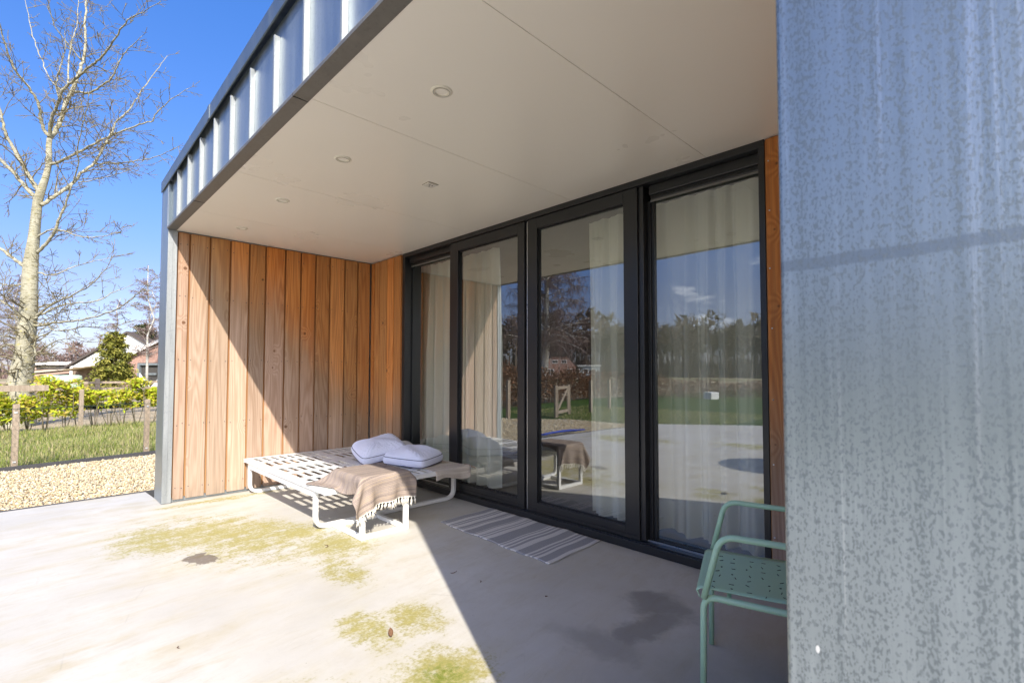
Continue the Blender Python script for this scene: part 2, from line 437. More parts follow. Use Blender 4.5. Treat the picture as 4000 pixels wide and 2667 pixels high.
def m_concrete():
    g = G('concrete'); o = g.geo()
    x, y, z = g.xyz(o)[:3]
    rot = R_(83)                                   # sweep direction of the power float
    st = g.map(o, (1, 1, 1), rot=(0, 0, rot))
    n0 = g.noise(o, .9, 6, .62); n1 = g.noise(o, 5, 6, .65); n2 = g.noise(o, 60, 4, .65)
    smear = g.noise(g.map(st, (1.1, 5.5, 1)), 1.0, 6, .68, .5)
    smear2 = g.noise(g.map(st, (3.4, 12, 1)), 1.0, 6, .72, .9)
    base = g.mix(g.rng(n0, .3, .7), (.43, .408, .368), (.58, .558, .518))
    base = g.mix(g.rng(n1, .38, .66, 0, .6), base, (.50, .475, .425))
    base = g.mix(g.math('MULTIPLY', g.rng(smear2, .46, .66, 0, .5), g.rng(n1, .35, .6)), base, (.42, .38, .315))
    base = g.mix(g.rng(n2, .55, .75, 0, .45), base, (.42, .405, .39))
    fine = g.noise(o, 170, 3, .7)
    base = g.mix(g.rng(fine, .58, .75, 0, .3), base, (.30, .28, .26))
    # pale brown algae film on the open part, rubbed into streaks
    openf = g.rng(g.math('ADD', y, g.math('MULTIPLY', x, .18)), .9, -.4)
    tan = g.math('MULTIPLY', g.rng(smear, .46, .66), g.rng(n1, .3, .6))
    base = g.mix(g.math('MULTIPLY', tan, g.rng(openf, 0, 1, .22, .6)), base, (.43, .36, .215))
    # moss: patches with streaked, broken edges
    pt = [(-4.30, 1.15, .98, .50, R_(18), .95), (-4.15, 1.42, .55, .28, R_(30), .8), (-4.6, .70, .5, .34, 0, .95), (-3.62, 1.60, .5, .30, 0, .95), (-1.72, 1.24, .26, .24, .4, .8),
          (-2.20, 1.41, .22, .17, 0, .8), (-2.28, 1.20, .26, .14, 0, .8), (-5.60, 1.40, .62, .10, R_(90), .7),
          (-3.05, 1.42, .34, .14, 0, .8), (-2.9, -2.4, .9, .4, 0, .6), (-1.6, -.6, .5, .3, 0, .6), (-5.2, -1.8, .9, .5, 0, .7), (-1.6, .75, .5, .25, 0, .6)]
    m = None
    for e in pt:
        v = ellipse(g, x, y, *e)
        m = v if m is None else g.math('MAXIMUM', m, v)
    brk = g.math('ADD', g.math('MULTIPLY', smear2, .40), g.math('ADD', g.math('MULTIPLY', smear, .32), g.math('MULTIPLY', n1, .28)))
    brk = g.math('ADD', brk, g.math('ADD', g.math('MULTIPLY', g.math('SUBTRACT', n2, .5), .5), g.math('MULTIPLY', g.math('SUBTRACT', g.noise(o, 19, 4, .6), .5), .45)))
    mm = g.rng(g.math('SUBTRACT', g.math('ADD', g.math('MULTIPLY', m, .33), brk), .69), 0, .17, 0, 1)
    mcol = g.mix(g.rng(n2, .3, .7), (.36, .30, .022), (.20, .18, .012))
    base = g.mix(g.math('MULTIPLY', mm, g.rng(m, .1, .7, .28, .80)), base, mcol)
    halo = g.math('MULTIPLY', m, g.rng(g.math('ADD', g.math('MULTIPLY', smear, .6), g.math('MULTIPLY', n1, .4)), .40, .60))
    base = g.mix(g.math('MULTIPLY', halo, .38), base, (.43, .375, .17))
    gv = g.n('TexVoronoi', None, Vector=o, Scale=11.0, Randomness=1.0)
    grit = g.math('MULTIPLY', g.rng(gv.outputs['Distance'], .022, .034, 1, 0), g.math('GREATER_THAN', g.xyz(gv.outputs['Color'])[0], .72))
    base = g.mix(g.math('MULTIPLY', grit, .75), base, (.16, .13, .09))
    strong = g.math('MULTIPLY', ellipse(g, x, y, -1.70, 1.24, .10, .085, .3, .8), g.rng(g.noise(o, 34, 5, .7), .38, .58))
    base = g.mix(g.math('MULTIPLY', strong, .85), base, (.13, .17, .008))
    # old damp patch with a hard rim
    jx = g.math('ADD', x, g.math('MULTIPLY', g.math('SUBTRACT', g.noise(o, 16, 4, .6), .5), .22))
    jy = g.math('ADD', y, g.math('MULTIPLY', g.math('SUBTRACT', g.noise(g.map(o, loc=(7, 3, 0)), 16, 4, .6), .5), .22))
    damp = ellipse(g, jx, jy, -3.92, .84, .125, .085, .2, .10)
    base = g.mix(g.math('MULTIPLY', damp, g.rng(n2, .2, .8, .95, .65)), base, (.125, .095, .075))
    # water marks in the shade
    kx = g.math('ADD', x, g.math('MULTIPLY', g.math('SUBTRACT', g.noise(o, 3.2, 5, .6), .5), .5))
    ky = g.math('ADD', y, g.math('MULTIPLY', g.math('SUBTRACT', g.noise(g.map(o, loc=(4, 9, 0)), 3.2, 5, .6), .5), .5))
    wet = g.math('MAXIMUM', ellipse(g, kx, ky, -1.40, 2.42, .17, .14, 0, .35), g.math('MAXIMUM', ellipse(g, kx, ky, -1.31, 2.14, .10, .22, .1, .4), g.math('MULTIPLY', ellipse(g, kx, ky, -1.38, 1.88, .22, .12, .2, .5), .7)))
    wet = g.math('MAXIMUM', wet, g.math('MULTIPLY', ellipse(g, kx, ky, -.75, 1.75, .5, .38, 0, .6), .55))
    base = g.mix(g.math('MULTIPLY', wet, .55), base, (.16, .145, .13))
    # dirt gathered along the door sill
    sill = g.rng(g.math('ADD', y, g.math('MULTIPLY', n1, .12)), 3.0, 3.12, 0, .4)
    base = g.mix(g.math('MULTIPLY', sill, n2), base, (.17, .145, .115))
    scr = g.n('TexVoronoi', {'feature': 'DISTANCE_TO_EDGE'}, Vector=g.map(g.map(o, rot=(0, 0, 1.1)), (.7, 5, 1)), Scale=1.3).outputs['Distance']
    base = g.mix(g.math('MULTIPLY', g.rng(scr, .0, .006, .35, 0), g.rng(n1, .45, .6)), base, (.30, .28, .25))
    g.pr(Base_Color=base, Roughness=g.rng(wet, 0, 1, .62, .42))
    g.p.inputs['Specular IOR Level'].default_value = .35
    g.bump(g.math('ADD', n2, g.math('MULTIPLY', smear2, .7)), .10, .004)
    return g.m

def m_soffit():
    g = G('soffit_board'); o = g.obj()
    n = g.noise(o, 1.2, 4); n2 = g.noise(o, 40, 3)
    speck = g.rng(g.noise(o, 130, 1), .80, .82, 0, .4)
    col = g.mix(n, (.86, .81, .725), (.89, .84, .755))
    g.pr(Base_Color=col, Roughness=g.rng(n, .3, .7, .26, .34))
    g.p.inputs['Specular IOR Level'].default_value = .42
    return g.m

def m_glass():
    g = G('window_glass'); N, L = g.N, g.L
    N.remove(g.p)
    fr = g.n('LayerWeight', None, Blend=.5).outputs['Facing']
    p5 = g.math('POWER', fr, 4.0)
    r = g.math('ADD', .25, g.math('MULTIPLY', p5, .65), clamp=True)
    wob = g.noise(g.obj(), 1.6, 1)
    bp = g.n('Bump', None, Height=wob, Strength=.012, Distance=.05)
    gl = g.n('BsdfGlossy', None, Color=(.95, .98, 1.0), Roughness=.0, Normal=bp.outputs[0])
    tr = g.n('BsdfTransparent', None, Color=(.93, .96, .93))
    mxs = g.n('MixShader', None, i0=r, i1=tr.outputs[0], i2=gl.outputs[0])
    L.new(mxs.outputs[0], g.out.inputs[0])
    return g.m

def m_curtain():
    g = G('curtain_cloth'); o = g.obj(); N, L = g.N, g.L
    wv = g.noise(g.map(o, (260, 260, 260)), 1.0, 2)
    col = g.mix(wv, (.82, .81, .71), (.88, .87, .78))
    g.pr(Base_Color=col, Roughness=.85)
    g.p.inputs['Specular IOR Level'].default_value = .15
    g.bump(wv, .1, .001)
    t = g.n('BsdfTranslucent', None, Color=(.72, .71, .62))
    ms_ = g.n('MixShader', None, i0=.34, i1=g.p.outputs[0], i2=t.outputs[0])
    L.new(ms_.outputs[0], g.out.inputs[0])
    return g.m

def m_woven(name, stops, rib=170.0, axis=0, warp=.5):
    """ribbed flat weave: colour varies rib by rib (axis: 0 ribs stacked along u, 1 along v) using the UV map in metres"""
    g = G(name); uv = g.n('UVMap').outputs[0]
    u, v = g.xyz(uv)[:2]
    a, b = (u, v) if axis == 0 else (v, u)
    idx = g.math('FLOOR', g.math('MULTIPLY', a, rib))
    wn_ = g.n('TexWhiteNoise', {'noise_dimensions': '1D'}, W=idx).outputs[0]
    slow = g.noise(g.n('CombineXYZ', None, X=g.math('MULTIPLY', a, 22), Y=g.math('MULTIPLY', b, 3.5), Z=0).outputs[0], 1.0, 4, .6)
    f = g.math('ADD', g.math('MULTIPLY', wn_, warp*.6), g.math('MULTIPLY', slow, 1-warp*.6))
    thread = g.noise(g.n('CombineXYZ', None, X=idx, Y=g.math('MULTIPLY', b, 120), Z=0).outputs[0], 1.0, 2)
    f = g.math('ADD', f, g.math('MULTIPLY', g.math('SUBTRACT', thread, .5), .5))
    col = g.ramp(f, stops)
    h = g.math('PINGPONG', g.math('MULTIPLY', a, rib), .5)
    w2 = g.math('PINGPONG', g.math('MULTIPLY', b, 210), .5)
    col = g.mix(g.rng(h, 0, .2, .35, 0), col, tuple(c*.45 for c in stops[0][1]))
    g.pr(Base_Color=col, Roughness=.95)
    g.p.inputs['Specular IOR Level'].default_value = .1
    g.bump(g.math('ADD', h, g.math('MULTIPLY', w2, .35)), .8, .004)
    return g.m

def m_rug():
    g = G('striped_rug_cloth'); uv = g.n('UVMap').outputs[0]
    u, v = g.xyz(uv)[:2]
    # stripe layout along the length (fractions), dark = 1
    S = [(0, .062), (.098, .112), (.128, .142), (.188, .214), (.222, .232), (.268, .345), (.352, .362), (.402, .416), (.43, .445), (.487, .590), (.60, .612),
         (.640, .655), (.672, .70), (.742, .815), (.835, .848), (.862, .878), (.90, .965)]
    d = None
    ur = g.math('DIVIDE', g.math('FLOOR', g.math('MULTIPLY', u, 170)), 170)
    for a, b in S:
        m = g.math('MULTIPLY', g.math('GREATER_THAN', ur, a), g.math('LESS_THAN', ur, b))
        d = m if d is None else g.math('MAXIMUM', d, m)
    rib = g.math('PINGPONG', g.math('MULTIPLY', u, 170), .5)
    n = g.noise(g.map(uv, (170, 60, 1)), 1.0, 3); n2 = g.noise(g.map(uv, (3, 3, 1)), 1.0, 4)
    light = g.mix(n2, (.74, .72, .70), (.82, .80, .78)); dark = g.mix(n, (.30, .30, .315), (.44, .44, .46))
    rb = g.rng(rib, .05, .3)
    darkm = g.mix(g.math('MULTIPLY', g.rng(rib, .30, .45), .55), dark, (.56, .55, .55))
    col = g.mix(d, light, darkm)
    col = g.mix(rb, g.mix(.5, col, (.10, .10, .11)), col)
    g.pr(Base_Color=col, Roughness=.95); g.p.inputs['Specular IOR Level'].default_value = .1
    g.bump(rib, .9, .004)
    return g.m

def m_pillow(name, a, b):
    g = G(name); o = g.obj()
    n = g.noise(o, 400, 2); w = g.noise(o, 9, 4, .6)
    g.pr(Base_Color=g.mix(w, a, b), Roughness=.9)
    g.p.inputs['Specular IOR Level'].default_value = .15
    g.p.inputs['Sheen Weight'].default_value = .15
    wr = g.noise(g.map(o, (12, 20, 24)), 1.0, 5, .6, 1.6)
    g.bump(g.math('ADD', g.math('MULTIPLY', n, .04), wr), .8, .016)
    return g.m

def m_gravel(name='gravel_stones', island=True):
    g = G(name); o = g.geo()
    if island:
        r = g.n('NewGeometry').outputs['Random Per Island']
    else:
        r = g.n('TexVoronoi', None, Vector=o, Scale=45.0).outputs['Color']
        r = g.xyz(r)[0]
    c = g.ramp(r, [(0, (.30, .22, .12)), (.18, (.56, .455, .27)), (.4, (.66, .57, .39)), (.6, (.47, .345, .175)), (.78, (.70, .645, .51)), (.92, (.36, .32, .25)), (1, (.60, .475, .27))])
    n = g.noise(o, 160, 3)
    g.pr(Base_Color=g.mix(g.rng(n, .4, .8, 0, .4), c, (.34, .26, .18)), Roughness=.75)
    return g.m

def m_ground():
    g = G('field_ground'); o = g.geo()
    x, y, z = g.xyz(o)[:3]
    n = g.noise(o, .05, 5); n1 = g.noise(o, 1.3, 5, .65); n2 = g.noise(o, 14, 5, .7)
    grass = g.mix(g.rng(n1, .3, .7), (.075, .115, .022), (.125, .165, .04))
    dry = g.mix(n2, (.32, .255, .165), (.44, .365, .25))
    fld = g.mix(g.math('MULTIPLY', g.rng(n, .42, .56), g.rng(x, -24, -34, 0, 1)), dry, g.mix(n2, (.11, .13, .045), (.20, .19, .09)))
    earth = g.mix(n2, (.10, .075, .05), (.19, .145, .09))
    near = g.mix(g.rng(n2, .45, .62), grass, earth)
    far = g.rng(g.math('ADD', x, g.math('MULTIPLY', n1, 1.5)), -15.4, -14.2, 1, 0)
    g.pr(Base_Color=g.mix(far, near, fld), Roughness=.95)
    g.p.inputs['Specular IOR Level'].default_value = .1
    g.bump(n2, .6, .05)
    return g.m

def m_lawn():
    g = G('lawn_grass'); o = g.geo()
    n1 = g.noise(o, .7, 5, .65); n2 = g.noise(o, 40, 4, .7)
    a = g.mix(g.rng(n1, .3, .7), (.045, .10, .012), (.08, .135, .022))
    g.pr(Base_Color=g.mix(g.rng(n2, .3, .75), g.mix(.55, a, (.03, .06, .01)), a), Roughness=.9)
    g.p.inputs['Specular IOR Level'].default_value = .15
    g.bump(n2, .9, .06)
    return g.m

def m_bark(name, a, b, dark, scale=1.0, bands=True):
    g = G(name); o = g.obj()
    n = g.noise(g.map(o, (5, 5, 2.2)), scale, 5, .6); n2 = g.noise(g.map(o, (7, 7, 42)), scale, 4, .65); n3 = g.noise(o, 55*scale, 4, .7)
    col = g.mix(g.rng(n, .3, .7), a, b)
    if bands: col = g.mix(g.rng(n2, .52, .62, 0, .85), col, dark)
    col = g.mix(g.rng(n3, .52, .72, 0, .5), col, dark)
    lich = g.rng(g.noise(o, 9*scale, 5, .7), .6, .68, 0, .55)
    col = g.mix(lich, col, (.40, .35, .06))
    g.pr(Base_Color=col, Roughness=.85)
    g.p.inputs['Specular IOR Level'].default_value = .2
    g.bump(g.math('ADD', n2, n3), .6, .02)
    return g.m

def m_leaf(name, stops, trans=.35):
    g = G(name); N, L = g.N, g.L
    r = g.n('NewGeometry').outputs['Random Per Island']
    big = g.noise(g.geo(), 1.4, 3)
    f = g.math('ADD', g.math('MULTIPLY', r, .7), g.math('MULTIPLY', big, .4))
    col = g.ramp(f, stops)
    g.pr(Base_Color=col, Roughness=.6)
    g.p.inputs['Specular IOR Level'].default_value = .25
    t = g.n('BsdfTranslucent', None, Color=col)
    ms_ = g.n('MixShader', None, i0=trans, i1=g.p.outputs[0], i2=t.outputs[0])
    L.new(ms_.outputs[0], g.out.inputs[0])
    return g.m

def m_brick():
    g = G('brick_wall'); o = g.obj()
    x, y, z = g.xyz(o)[:3]
    v = g.n('CombineXYZ', None, X=g.math('ADD', x, y), Y=z, Z=0).outputs[0]
    b = g.n('TexBrick', None, Vector=v, Color1=(.36, .155, .10), Color2=(.27, .115, .08), Mortar=(.42, .37, .33), Scale=1.0)
    b.inputs['Brick Width'].default_value = .22; b.inputs['Row Height'].default_value = .065; b.inputs['Mortar Size'].default_value = .010
    n = g.noise(o, 2.5, 4)
    g.pr(Base_Color=g.mix(g.rng(n, .4, .8, 0, .4), b.outputs[0], (.22, .11, .085)), Roughness=.9)
    return g.m

def m_planks(name, a, b, width=.14):
    g = G(name); o = g.obj()
    x, y, z = g.xyz(o)[:3]
    s = g.math('MULTIPLY', g.math('ADD', x, y), 1/width)
    rn = g.n('TexWhiteNoise', {'noise_dimensions': '1D'}, W=g.math('FLOOR', s)).outputs[0]
    n = g.noise(g.map(o, (25, 25, 1)), 1.0, 4)
    col = g.mix(g.math('ADD', g.math('MULTIPLY', rn, .6), g.math('MULTIPLY', n, .4)), a, b)
    e = g.math('PINGPONG', s, .5)
    g.pr(Base_Color=g.mix(g.rng(e, 0, .06, .7, 0), col, tuple(c*.3 for c in a)), Roughness=.85)
    return g.m

def m_fence():
    g = G('weathered_wood'); o = g.obj()
    n = g.noise(g.map(o, (22, 22, 2.2)), 1.0, 5, .65); n2 = g.noise(o, 60, 4)
    col = g.mix(g.rng(n, .3, .7), (.22, .17, .12), (.36, .295, .225))
    col = g.mix(g.rng(n2, .5, .75, 0, .45), col, (.17, .125, .085))
    g.pr(Base_Color=col, Roughness=.85); g.bump(n, .5, .006)
    return g.m

ZINC = m_zinc()
ZINC_S = m_zinc_plain('zinc_sheet', (.30, .345, .38), (.40, .445, .475), .42, .88)
ZINC_D = m_zinc_plain('zinc_coping', (.17, .20, .225), (.24, .275, .30), .42, .8)
ZINC_T = m_zinc_plain('zinc_trim', (.28, .30, .31), (.37, .39, .40), .5, .55)
ZINC_B = m_zinc_plain('zinc_underside', (.14, .133, .122), (.19, .18, .165), .55, .4)
LARCH = m_larch(); BATTEN = m_batten(); CONC = m_concrete(); SOFFIT = m_soffit(); GLASS = m_glass()
FRAME = plain('anthracite_frame', (.0155, .0165, .0185), .33, 0, .12, 3, spec=.55)
BLACKG = plain('black_gasket', (.006, .006, .007), .5)
ALU = plain('aluminium_track', (.62, .64, .66), .3, .9)
CURT = m_curtain()
WHITE = plain('white_powder_coat', (.78, .78, .765), .38, 0, .02, 4)
MINT = plain('mint_green_steel', (.37, .59, .44), .38, 0, .05, 5, bump=.06)
HOLE = plain('perforation_shadow', (.02, .03, .025), .8)
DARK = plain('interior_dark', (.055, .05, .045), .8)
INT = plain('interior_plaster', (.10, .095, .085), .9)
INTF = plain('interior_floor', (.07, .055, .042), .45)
THROW = m_woven('throw_weave', [(.18, (.19, .155, .14)), (.40, (.29, .235, .205)), (.55, (.34, .28, .245)), (.70, (.39, .305, .225)), (.85, (.35, .33, .33))], 85, 0)
RUNNER = m_woven('runner_weave', [(.2, (.42, .345, .28)), (.5, (.66, .58, .49)), (.8, (.76, .70, .62))], 150, 0)
RUNNER_U = m_woven('runner_underside', [(.2, (.42, .38, .33)), (.5, (.58, .54, .48)), (.8, (.66, .62, .56))], 60, 0, .3)
TASSEL = plain('tassel_cotton', (.80, .765, .68), .95, 0, .1, 90)
RUG = m_rug()
PIL = m_pillow('pillow_cotton', (.72, .74, .90), (.79, .81, .95))
PILG = m_pillow('pillow_grey', (.50, .49, .49), (.58, .57, .57))
PIPE = plain('navy_piping', (.012, .016, .075), .7)
GRAV = m_gravel(); GRAVB = m_gravel('gravel_bed', False)
GROUND = m_ground(); LAWN = m_lawn()
BARK = m_bark('tree_bark', (.28, .262, .185), (.42, .40, .315), (.13, .115, .06))
TWIG = m_bark('twig_bark', (.15, .125, .075), (.24, .205, .125), (.09, .075, .045), bands=False)
BIRCHB = m_bark('birch_bark', (.42, .40, .36), (.55, .53, .49), (.06, .05, .045))
BTWIG = plain('birch_twigs', (.17, .115, .10), .8, 0, .25, 3)
WTWIG = plain('wood_twigs', (.105, .082, .06), .9, 0, .25, 2)
HEDGE = m_leaf('hedge_leaves', [(.15, (.24, .29, .015)), (.4, (.37, .45, .025)), (.6, (.58, .61, .035)), (.8, (.52, .40, .09))])
GRASS = m_leaf('grass_blades', [(.15, (.12, .17, .03)), (.40, (.25, .31, .06)), (.56, (.36, .38, .12)), (.80, (.50, .42, .24))])
EVER = m_leaf('evergreen_sprays', [(.2, (.08, .095, .02)), (.5, (.18, .185, .03)), (.8, (.32, .29, .06))], .2)
CONIF = m_leaf('conifer_sprays', [(.2, (.02, .032, .012)), (.6, (.05, .06, .02)), (.9, (.10, .085, .03))], .15)
BEECH = m_leaf('beech_leaves', [(.15, (.09, .042, .018)), (.5, (.20, .095, .045)), (.8, (.33, .18, .10))])
DEADL = m_leaf('dry_leaves', [(.2, (.16, .085, .04)), (.6, (.36, .22, .12)), (.9, (.46, .33, .20))])
BRICK = m_brick(); PLANK = m_planks('brown_planks', (.12, .085, .06), (.24, .175, .125)); WPLANK = plain('white_boards', (.76, .76, .74), .6)
ROOFD = plain('dark_roof_tiles', (.075, .06, .052), .8, 0, .3, 3); ROOFM = plain('mossy_roof_tiles', (.19, .145, .085), .9, 0, .35, 2)
THATCH = plain('thatch', (.045, .038, .03), .95, 0, .3, 2)
FENCE = m_fence(); WIRE = plain('green_wire', (.045, .085, .06), .5)
SILVER = plain('fence_clip', (.7, .7, .7), .4, .8)
BALE = plain('bale_wrap', (.40, .52, .36), .35, 0, .08, 2)
HOSE = plain('blue_hose', (.01, .05, .42), .35)
GREY = plain('grey_paint', (.16, .18, .19), .7); STEELBLK = plain('edging_steel', (.05, .05, .055), .6)
STONE = plain('pale_stone', (.45, .43, .40), .9)
CONE = plain('pine_cone_scales', (.15, .075, .035), .8, 0, .4, 60)
# ------------------------------------------------------------------ ground, terrace, gravel
def sheet(name, poly, z0, z1, mat, lab=None):
    mb = MB(); mb.prism(poly, 'z', z0, z1)
    return setting(build(name, mb, mat), 'structure')

mb = MB(); mb.add([(-900,-900,-.10),(900,-900,-.10),(900,900,-.10),(-900,900,-.10)], [(0,1,2,3)])
setting(build('ground', mb, GROUND))
sheet('lawn', [(-6.2,-4.72),(-9.0,-4.35),(-10.6,-3.2),(-13.2,-6.0),(-15.5,-14.0),(-12.0,-17.2),(-6,-21),(14,-26),(16,-5),(4.1,-5),(4.0,-9.6)], -.10, -.045, LAWN)
sheet('terrace', [(-6.52,.885),(-6.14,.905),(-6.14,8),(3.9,8),(3.9,-9.4),(-4.1,-5.95),(-6.34,-4.55),(-6.45,-2.0)], -.16, 0.0, CONC)
sheet('gravel_path', [(-6.54,5.0),(-6.545,.885),(-6.475,-2.0),(-6.36,-4.57),(-6.2,-4.72),(-9.0,-4.35),(-10.6,-3.2),(-9.62,-2.0),(-9.44,-.25),(-9.75,1.35),(-10.5,5.0)], -.10, -.052, GRAVB)
# steel edging
mb = MB()
mb.sweep([(-6.53,5,-.03),(-6.533,.885,-.03),(-6.462,-2,-.03),(-6.35,-4.56,-.03)], (0,0,1), .075, .02)
setting(build('terrace_edging', mb, STEELBLK))
mb = MB()
mb.sweep([(-10.52,5,-.025),(-9.77,1.35,-.025),(-9.45,-.25,-.025),(-9.63,-2,-.025),(-10.55,-3.2,-.025)], (0,0,1), .07, .022)
setting(build('gravel_edging', mb, STEELBLK))

def scatter_stones():
    rng = np.random.default_rng(3)
    A = []
    def fill(n, f, s0, s1):
        P = []
        while len(P) < n:
            q = f(rng.random(2))
            if q is not None: P.append((q[0], q[1], rng.uniform(s0, s1)))
        A.extend(P)
    def near(r):
        y = -2.0 + r[1]*4.2
        xl = np.interp(y, [-2, -.25, 1.35, 2.2], [-9.58, -9.42, -9.70, -9.9]); xr = np.interp(y, [-2, .885, 2.2], [-6.50, -6.57, -6.57])
        return xl + (xr-xl)*r[0], y
    fill(19000, near, .009, .020)
    def far(r):
        y = -4.5 + r[1]*2.5
        xl = np.interp(y, [-4.5, -4.3, -3.2, -2.0], [-9, -9.1, -10.4, -9.62]); xr = np.interp(y, [-4.5, -2], [-6.4, -6.5])
        return xl + (xr-xl)*r[0], y
    fill(4500, far, .014, .026)
    A = np.array(A); n = len(A)
    base = np.array([(1,0,0),(0,1,0),(-1,0,0),(0,-1,0),(.0,.0,1),(0,0,-1)], float)
    jit = 1 + rng.normal(0, .28, (n, 6, 1))
    ang = rng.random(n)*6.283; c, s = np.cos(ang), np.sin(ang)
    sc = np.stack([A[:,2]*rng.uniform(.8,1.35,n), A[:,2]*rng.uniform(.6,1.0,n), A[:,2]*rng.uniform(.4,.8,n)], 1)
    V = base[None]*jit*sc[:,None,:]
    tilt = rng.normal(0, .5, (n, 1))
    X = V[...,0]*c[:,None]-V[...,1]*s[:,None]; Y = V[...,0]*s[:,None]+V[...,1]*c[:,None]; Z = V[...,2]+tilt*V[...,0]*.5
    P = np.stack([X+A[:,:1], Y+A[:,1:2], Z-.046+rng.uniform(0,.012,(n,1))], 2).reshape(-1,3)
    f = np.array([(0,1,4),(1,2,4),(2,3,4),(3,0,4),(1,0,5),(2,1,5),(3,2,5),(0,3,5)])
    F = (f[None]+(np.arange(n)*6)[:,None,None]).reshape(-1,3)
    return P, F
def raw_mesh(name, P, F, mat, parent=None, loc=(0,0,0)):
    base = np.array(wloc(parent)) if parent is not None else np.array(loc)
    me = bpy.data.meshes.new(name)
    P = np.asarray(P) - base; F = np.asarray(F)
    k = F.shape[1]
    me.vertices.add(len(P)); me.vertices.foreach_set('co', P.astype(np.float32).ravel())
    me.loops.add(F.size); me.loops.foreach_set('vertex_index', F.astype(np.int32).ravel())
    me.polygons.add(len(F)); me.polygons.foreach_set('loop_start', np.arange(0, F.size, k, dtype=np.int32)); me.polygons.foreach_set('loop_total', np.full(len(F), k, np.int32))
    me.materials.append(mat); me.update(calc_edges=True); me.validate()
    o = bpy.data.objects.new(name, me); COL.objects.link(o)
    if parent is not None: o.parent = parent
    else: o.location = tuple(base)
    return o
P, F = scatter_stones()
o = raw_mesh('gravel', P, F, GRAV); setting(o, 'stuff', 'loose cream and ochre gravel beside the terrace')

# ------------------------------------------------------------------ the house
ZS = 2.644            # soffit height
YF, YG = 0.905, 3.09  # fascia plane, door plane
XL, XR = -5.775, -0.24
house = thing('house', 'zinc clad house with deep covered porch, larch boarding and dark sliding doors', 'house', (-3.0, 3.1, 0))

# side walls (zinc outside), left one as seen end-on, right one close to the viewer
mb = MB(); mb.prism([(XL,YF),(XL,YF+.001),(XL-.03,YF+.05),(XL-.03,8.0),(-6.165,8.0),(-6.135,YF)], 'z', 0.004, 3.12)
w = build('side_wall', mb, ZINC_S, house); w['label'] = 'narrow end of zinc side wall at far end of porch'
mb = MB(); mb.box(XL-.029, XL, YF+.003, YF+.078, .004, ZS-.0045)
mb.box(XL, XL+.004, YF+.036, YF+.040, .004, ZS-.0045)
build('corner_trim', mb, ZINC_T, w, bevel=.003)
YR = .77
mb = MB(); mb.box(XR, .17, YR, 8.0, .004, 3.30)
w = build('side_wall', mb, ZINC, house, bevel=.006, seg=3); w['label'] = 'speckled galvanised zinc wall closest to the viewer'

# larch boarding
def boards(edges, plane, axis, face, z0=.028, z1=ZS-.012, gap=.019, th=.020, seed=1, inward=1):
    """vertical boards on a battened backing; axis: direction the boards follow ('x' or 'y'); plane: backing plane; face: +1/-1 outward"""
    r = random.Random(seed); mb = MB(); bk = MB()
    for a, b in zip(edges, edges[1:]):
        d = th + r.uniform(-.0015, .002); zz = z0 + r.uniform(-.003, .004)
        g0, g1 = gap*.5, gap*.5
        lo, hi = plane, plane + face*d
        lo, hi = min(lo, hi), max(lo, hi)
        t = MB()
        if axis == 'y': t.box(lo, hi, a+g0, b-g1, zz, z1)
        else: t.box(a+g0, b-g1, lo, hi, zz, z1)
        mb.add(t.V[0], t.F)
    lo, hi = plane - face*.02, plane - face*.0005
    lo, hi = min(lo, hi), max(lo, hi)
    if axis == 'y': bk.box(lo, hi, edges[0], edges[-1], z0+.02, z1)
    else: bk.box(edges[0], edges[-1], lo, hi, z0+.02, z1)
    return mb, bk
def nail_rows(nails, edges, plane, axis, face, zs=(.14,.75,1.38,2.0,2.52)):
    for a, b in zip(edges, edges[1:]):
        if b-a < .08: continue
        for z in zs:
            for e in (a+.028, b-.028):
                zz = z + rr.uniform(-.012,.012); e2 = e + rr.uniform(-.004,.004); s = .0042
                p0, p1 = plane + face*.019, plane + face*.0235
                lo, hi = min(p0,p1), max(p0,p1)
                if axis == 'y': nails.box(lo, hi, e2-s, e2+s, zz-s, zz+s)
                else: nails.box(e2-s, e2+s, lo, hi, zz-s, zz+s)
LW = [.985,1.088,1.262,1.445,1.626,1.789,1.992,2.162,2.33,2.5,2.683,2.851,3.02]
mb, bk = boards(LW, XL-.024, 'y', 1, seed=3)
nails = MB(); rr = random.Random(9); nail_rows(nails, LW, XL-.024, 'y', 1); mb.merge(nails, 1)
wt = build('timber_wall', mb, [LARCH, STEELBLK], house, bevel=.0025); wt['label'] = 'larch boards on the porch end wall, half sunlit and bleached low down'
build('backing_board', bk, BATTEN, wt)
BW = [-5.79,-5.70,-5.57,-5.39,-5.23,-5.062]
mb, bk = boards(BW, 3.050, 'x', -1, seed=8)
wt = build('timber_wall', mb, LARCH, house, bevel=.0025); wt['label'] = 'narrow larch boards left of the sliding doors'
build('backing_board', bk, BATTEN, wt)
BR = [-1.020,-.862,-.70,-.53,-.37,XR]
mb, bk = boards(BR, 3.050, 'x', -1, seed=21)
nails = MB(); nail_rows(nails, BR, 3.050, 'x', -1, (.3,.72,1.1,1.5,1.85,2.2,2.5)); mb.merge(nails, 1)
wt = build('timber_wall', mb, [LARCH, ALU], house, bevel=.0025); wt['label'] = 'larch boards right of the sliding doors'
build('backing_board', bk, BATTEN, wt)
mb, bk = boards([.86+.17*i for i in range(14)], XR, 'y', -1, seed=33)
wt = build('timber_wall', mb, LARCH, house, bevel=.0025); wt['label'] = 'larch boards inside the near side wall'

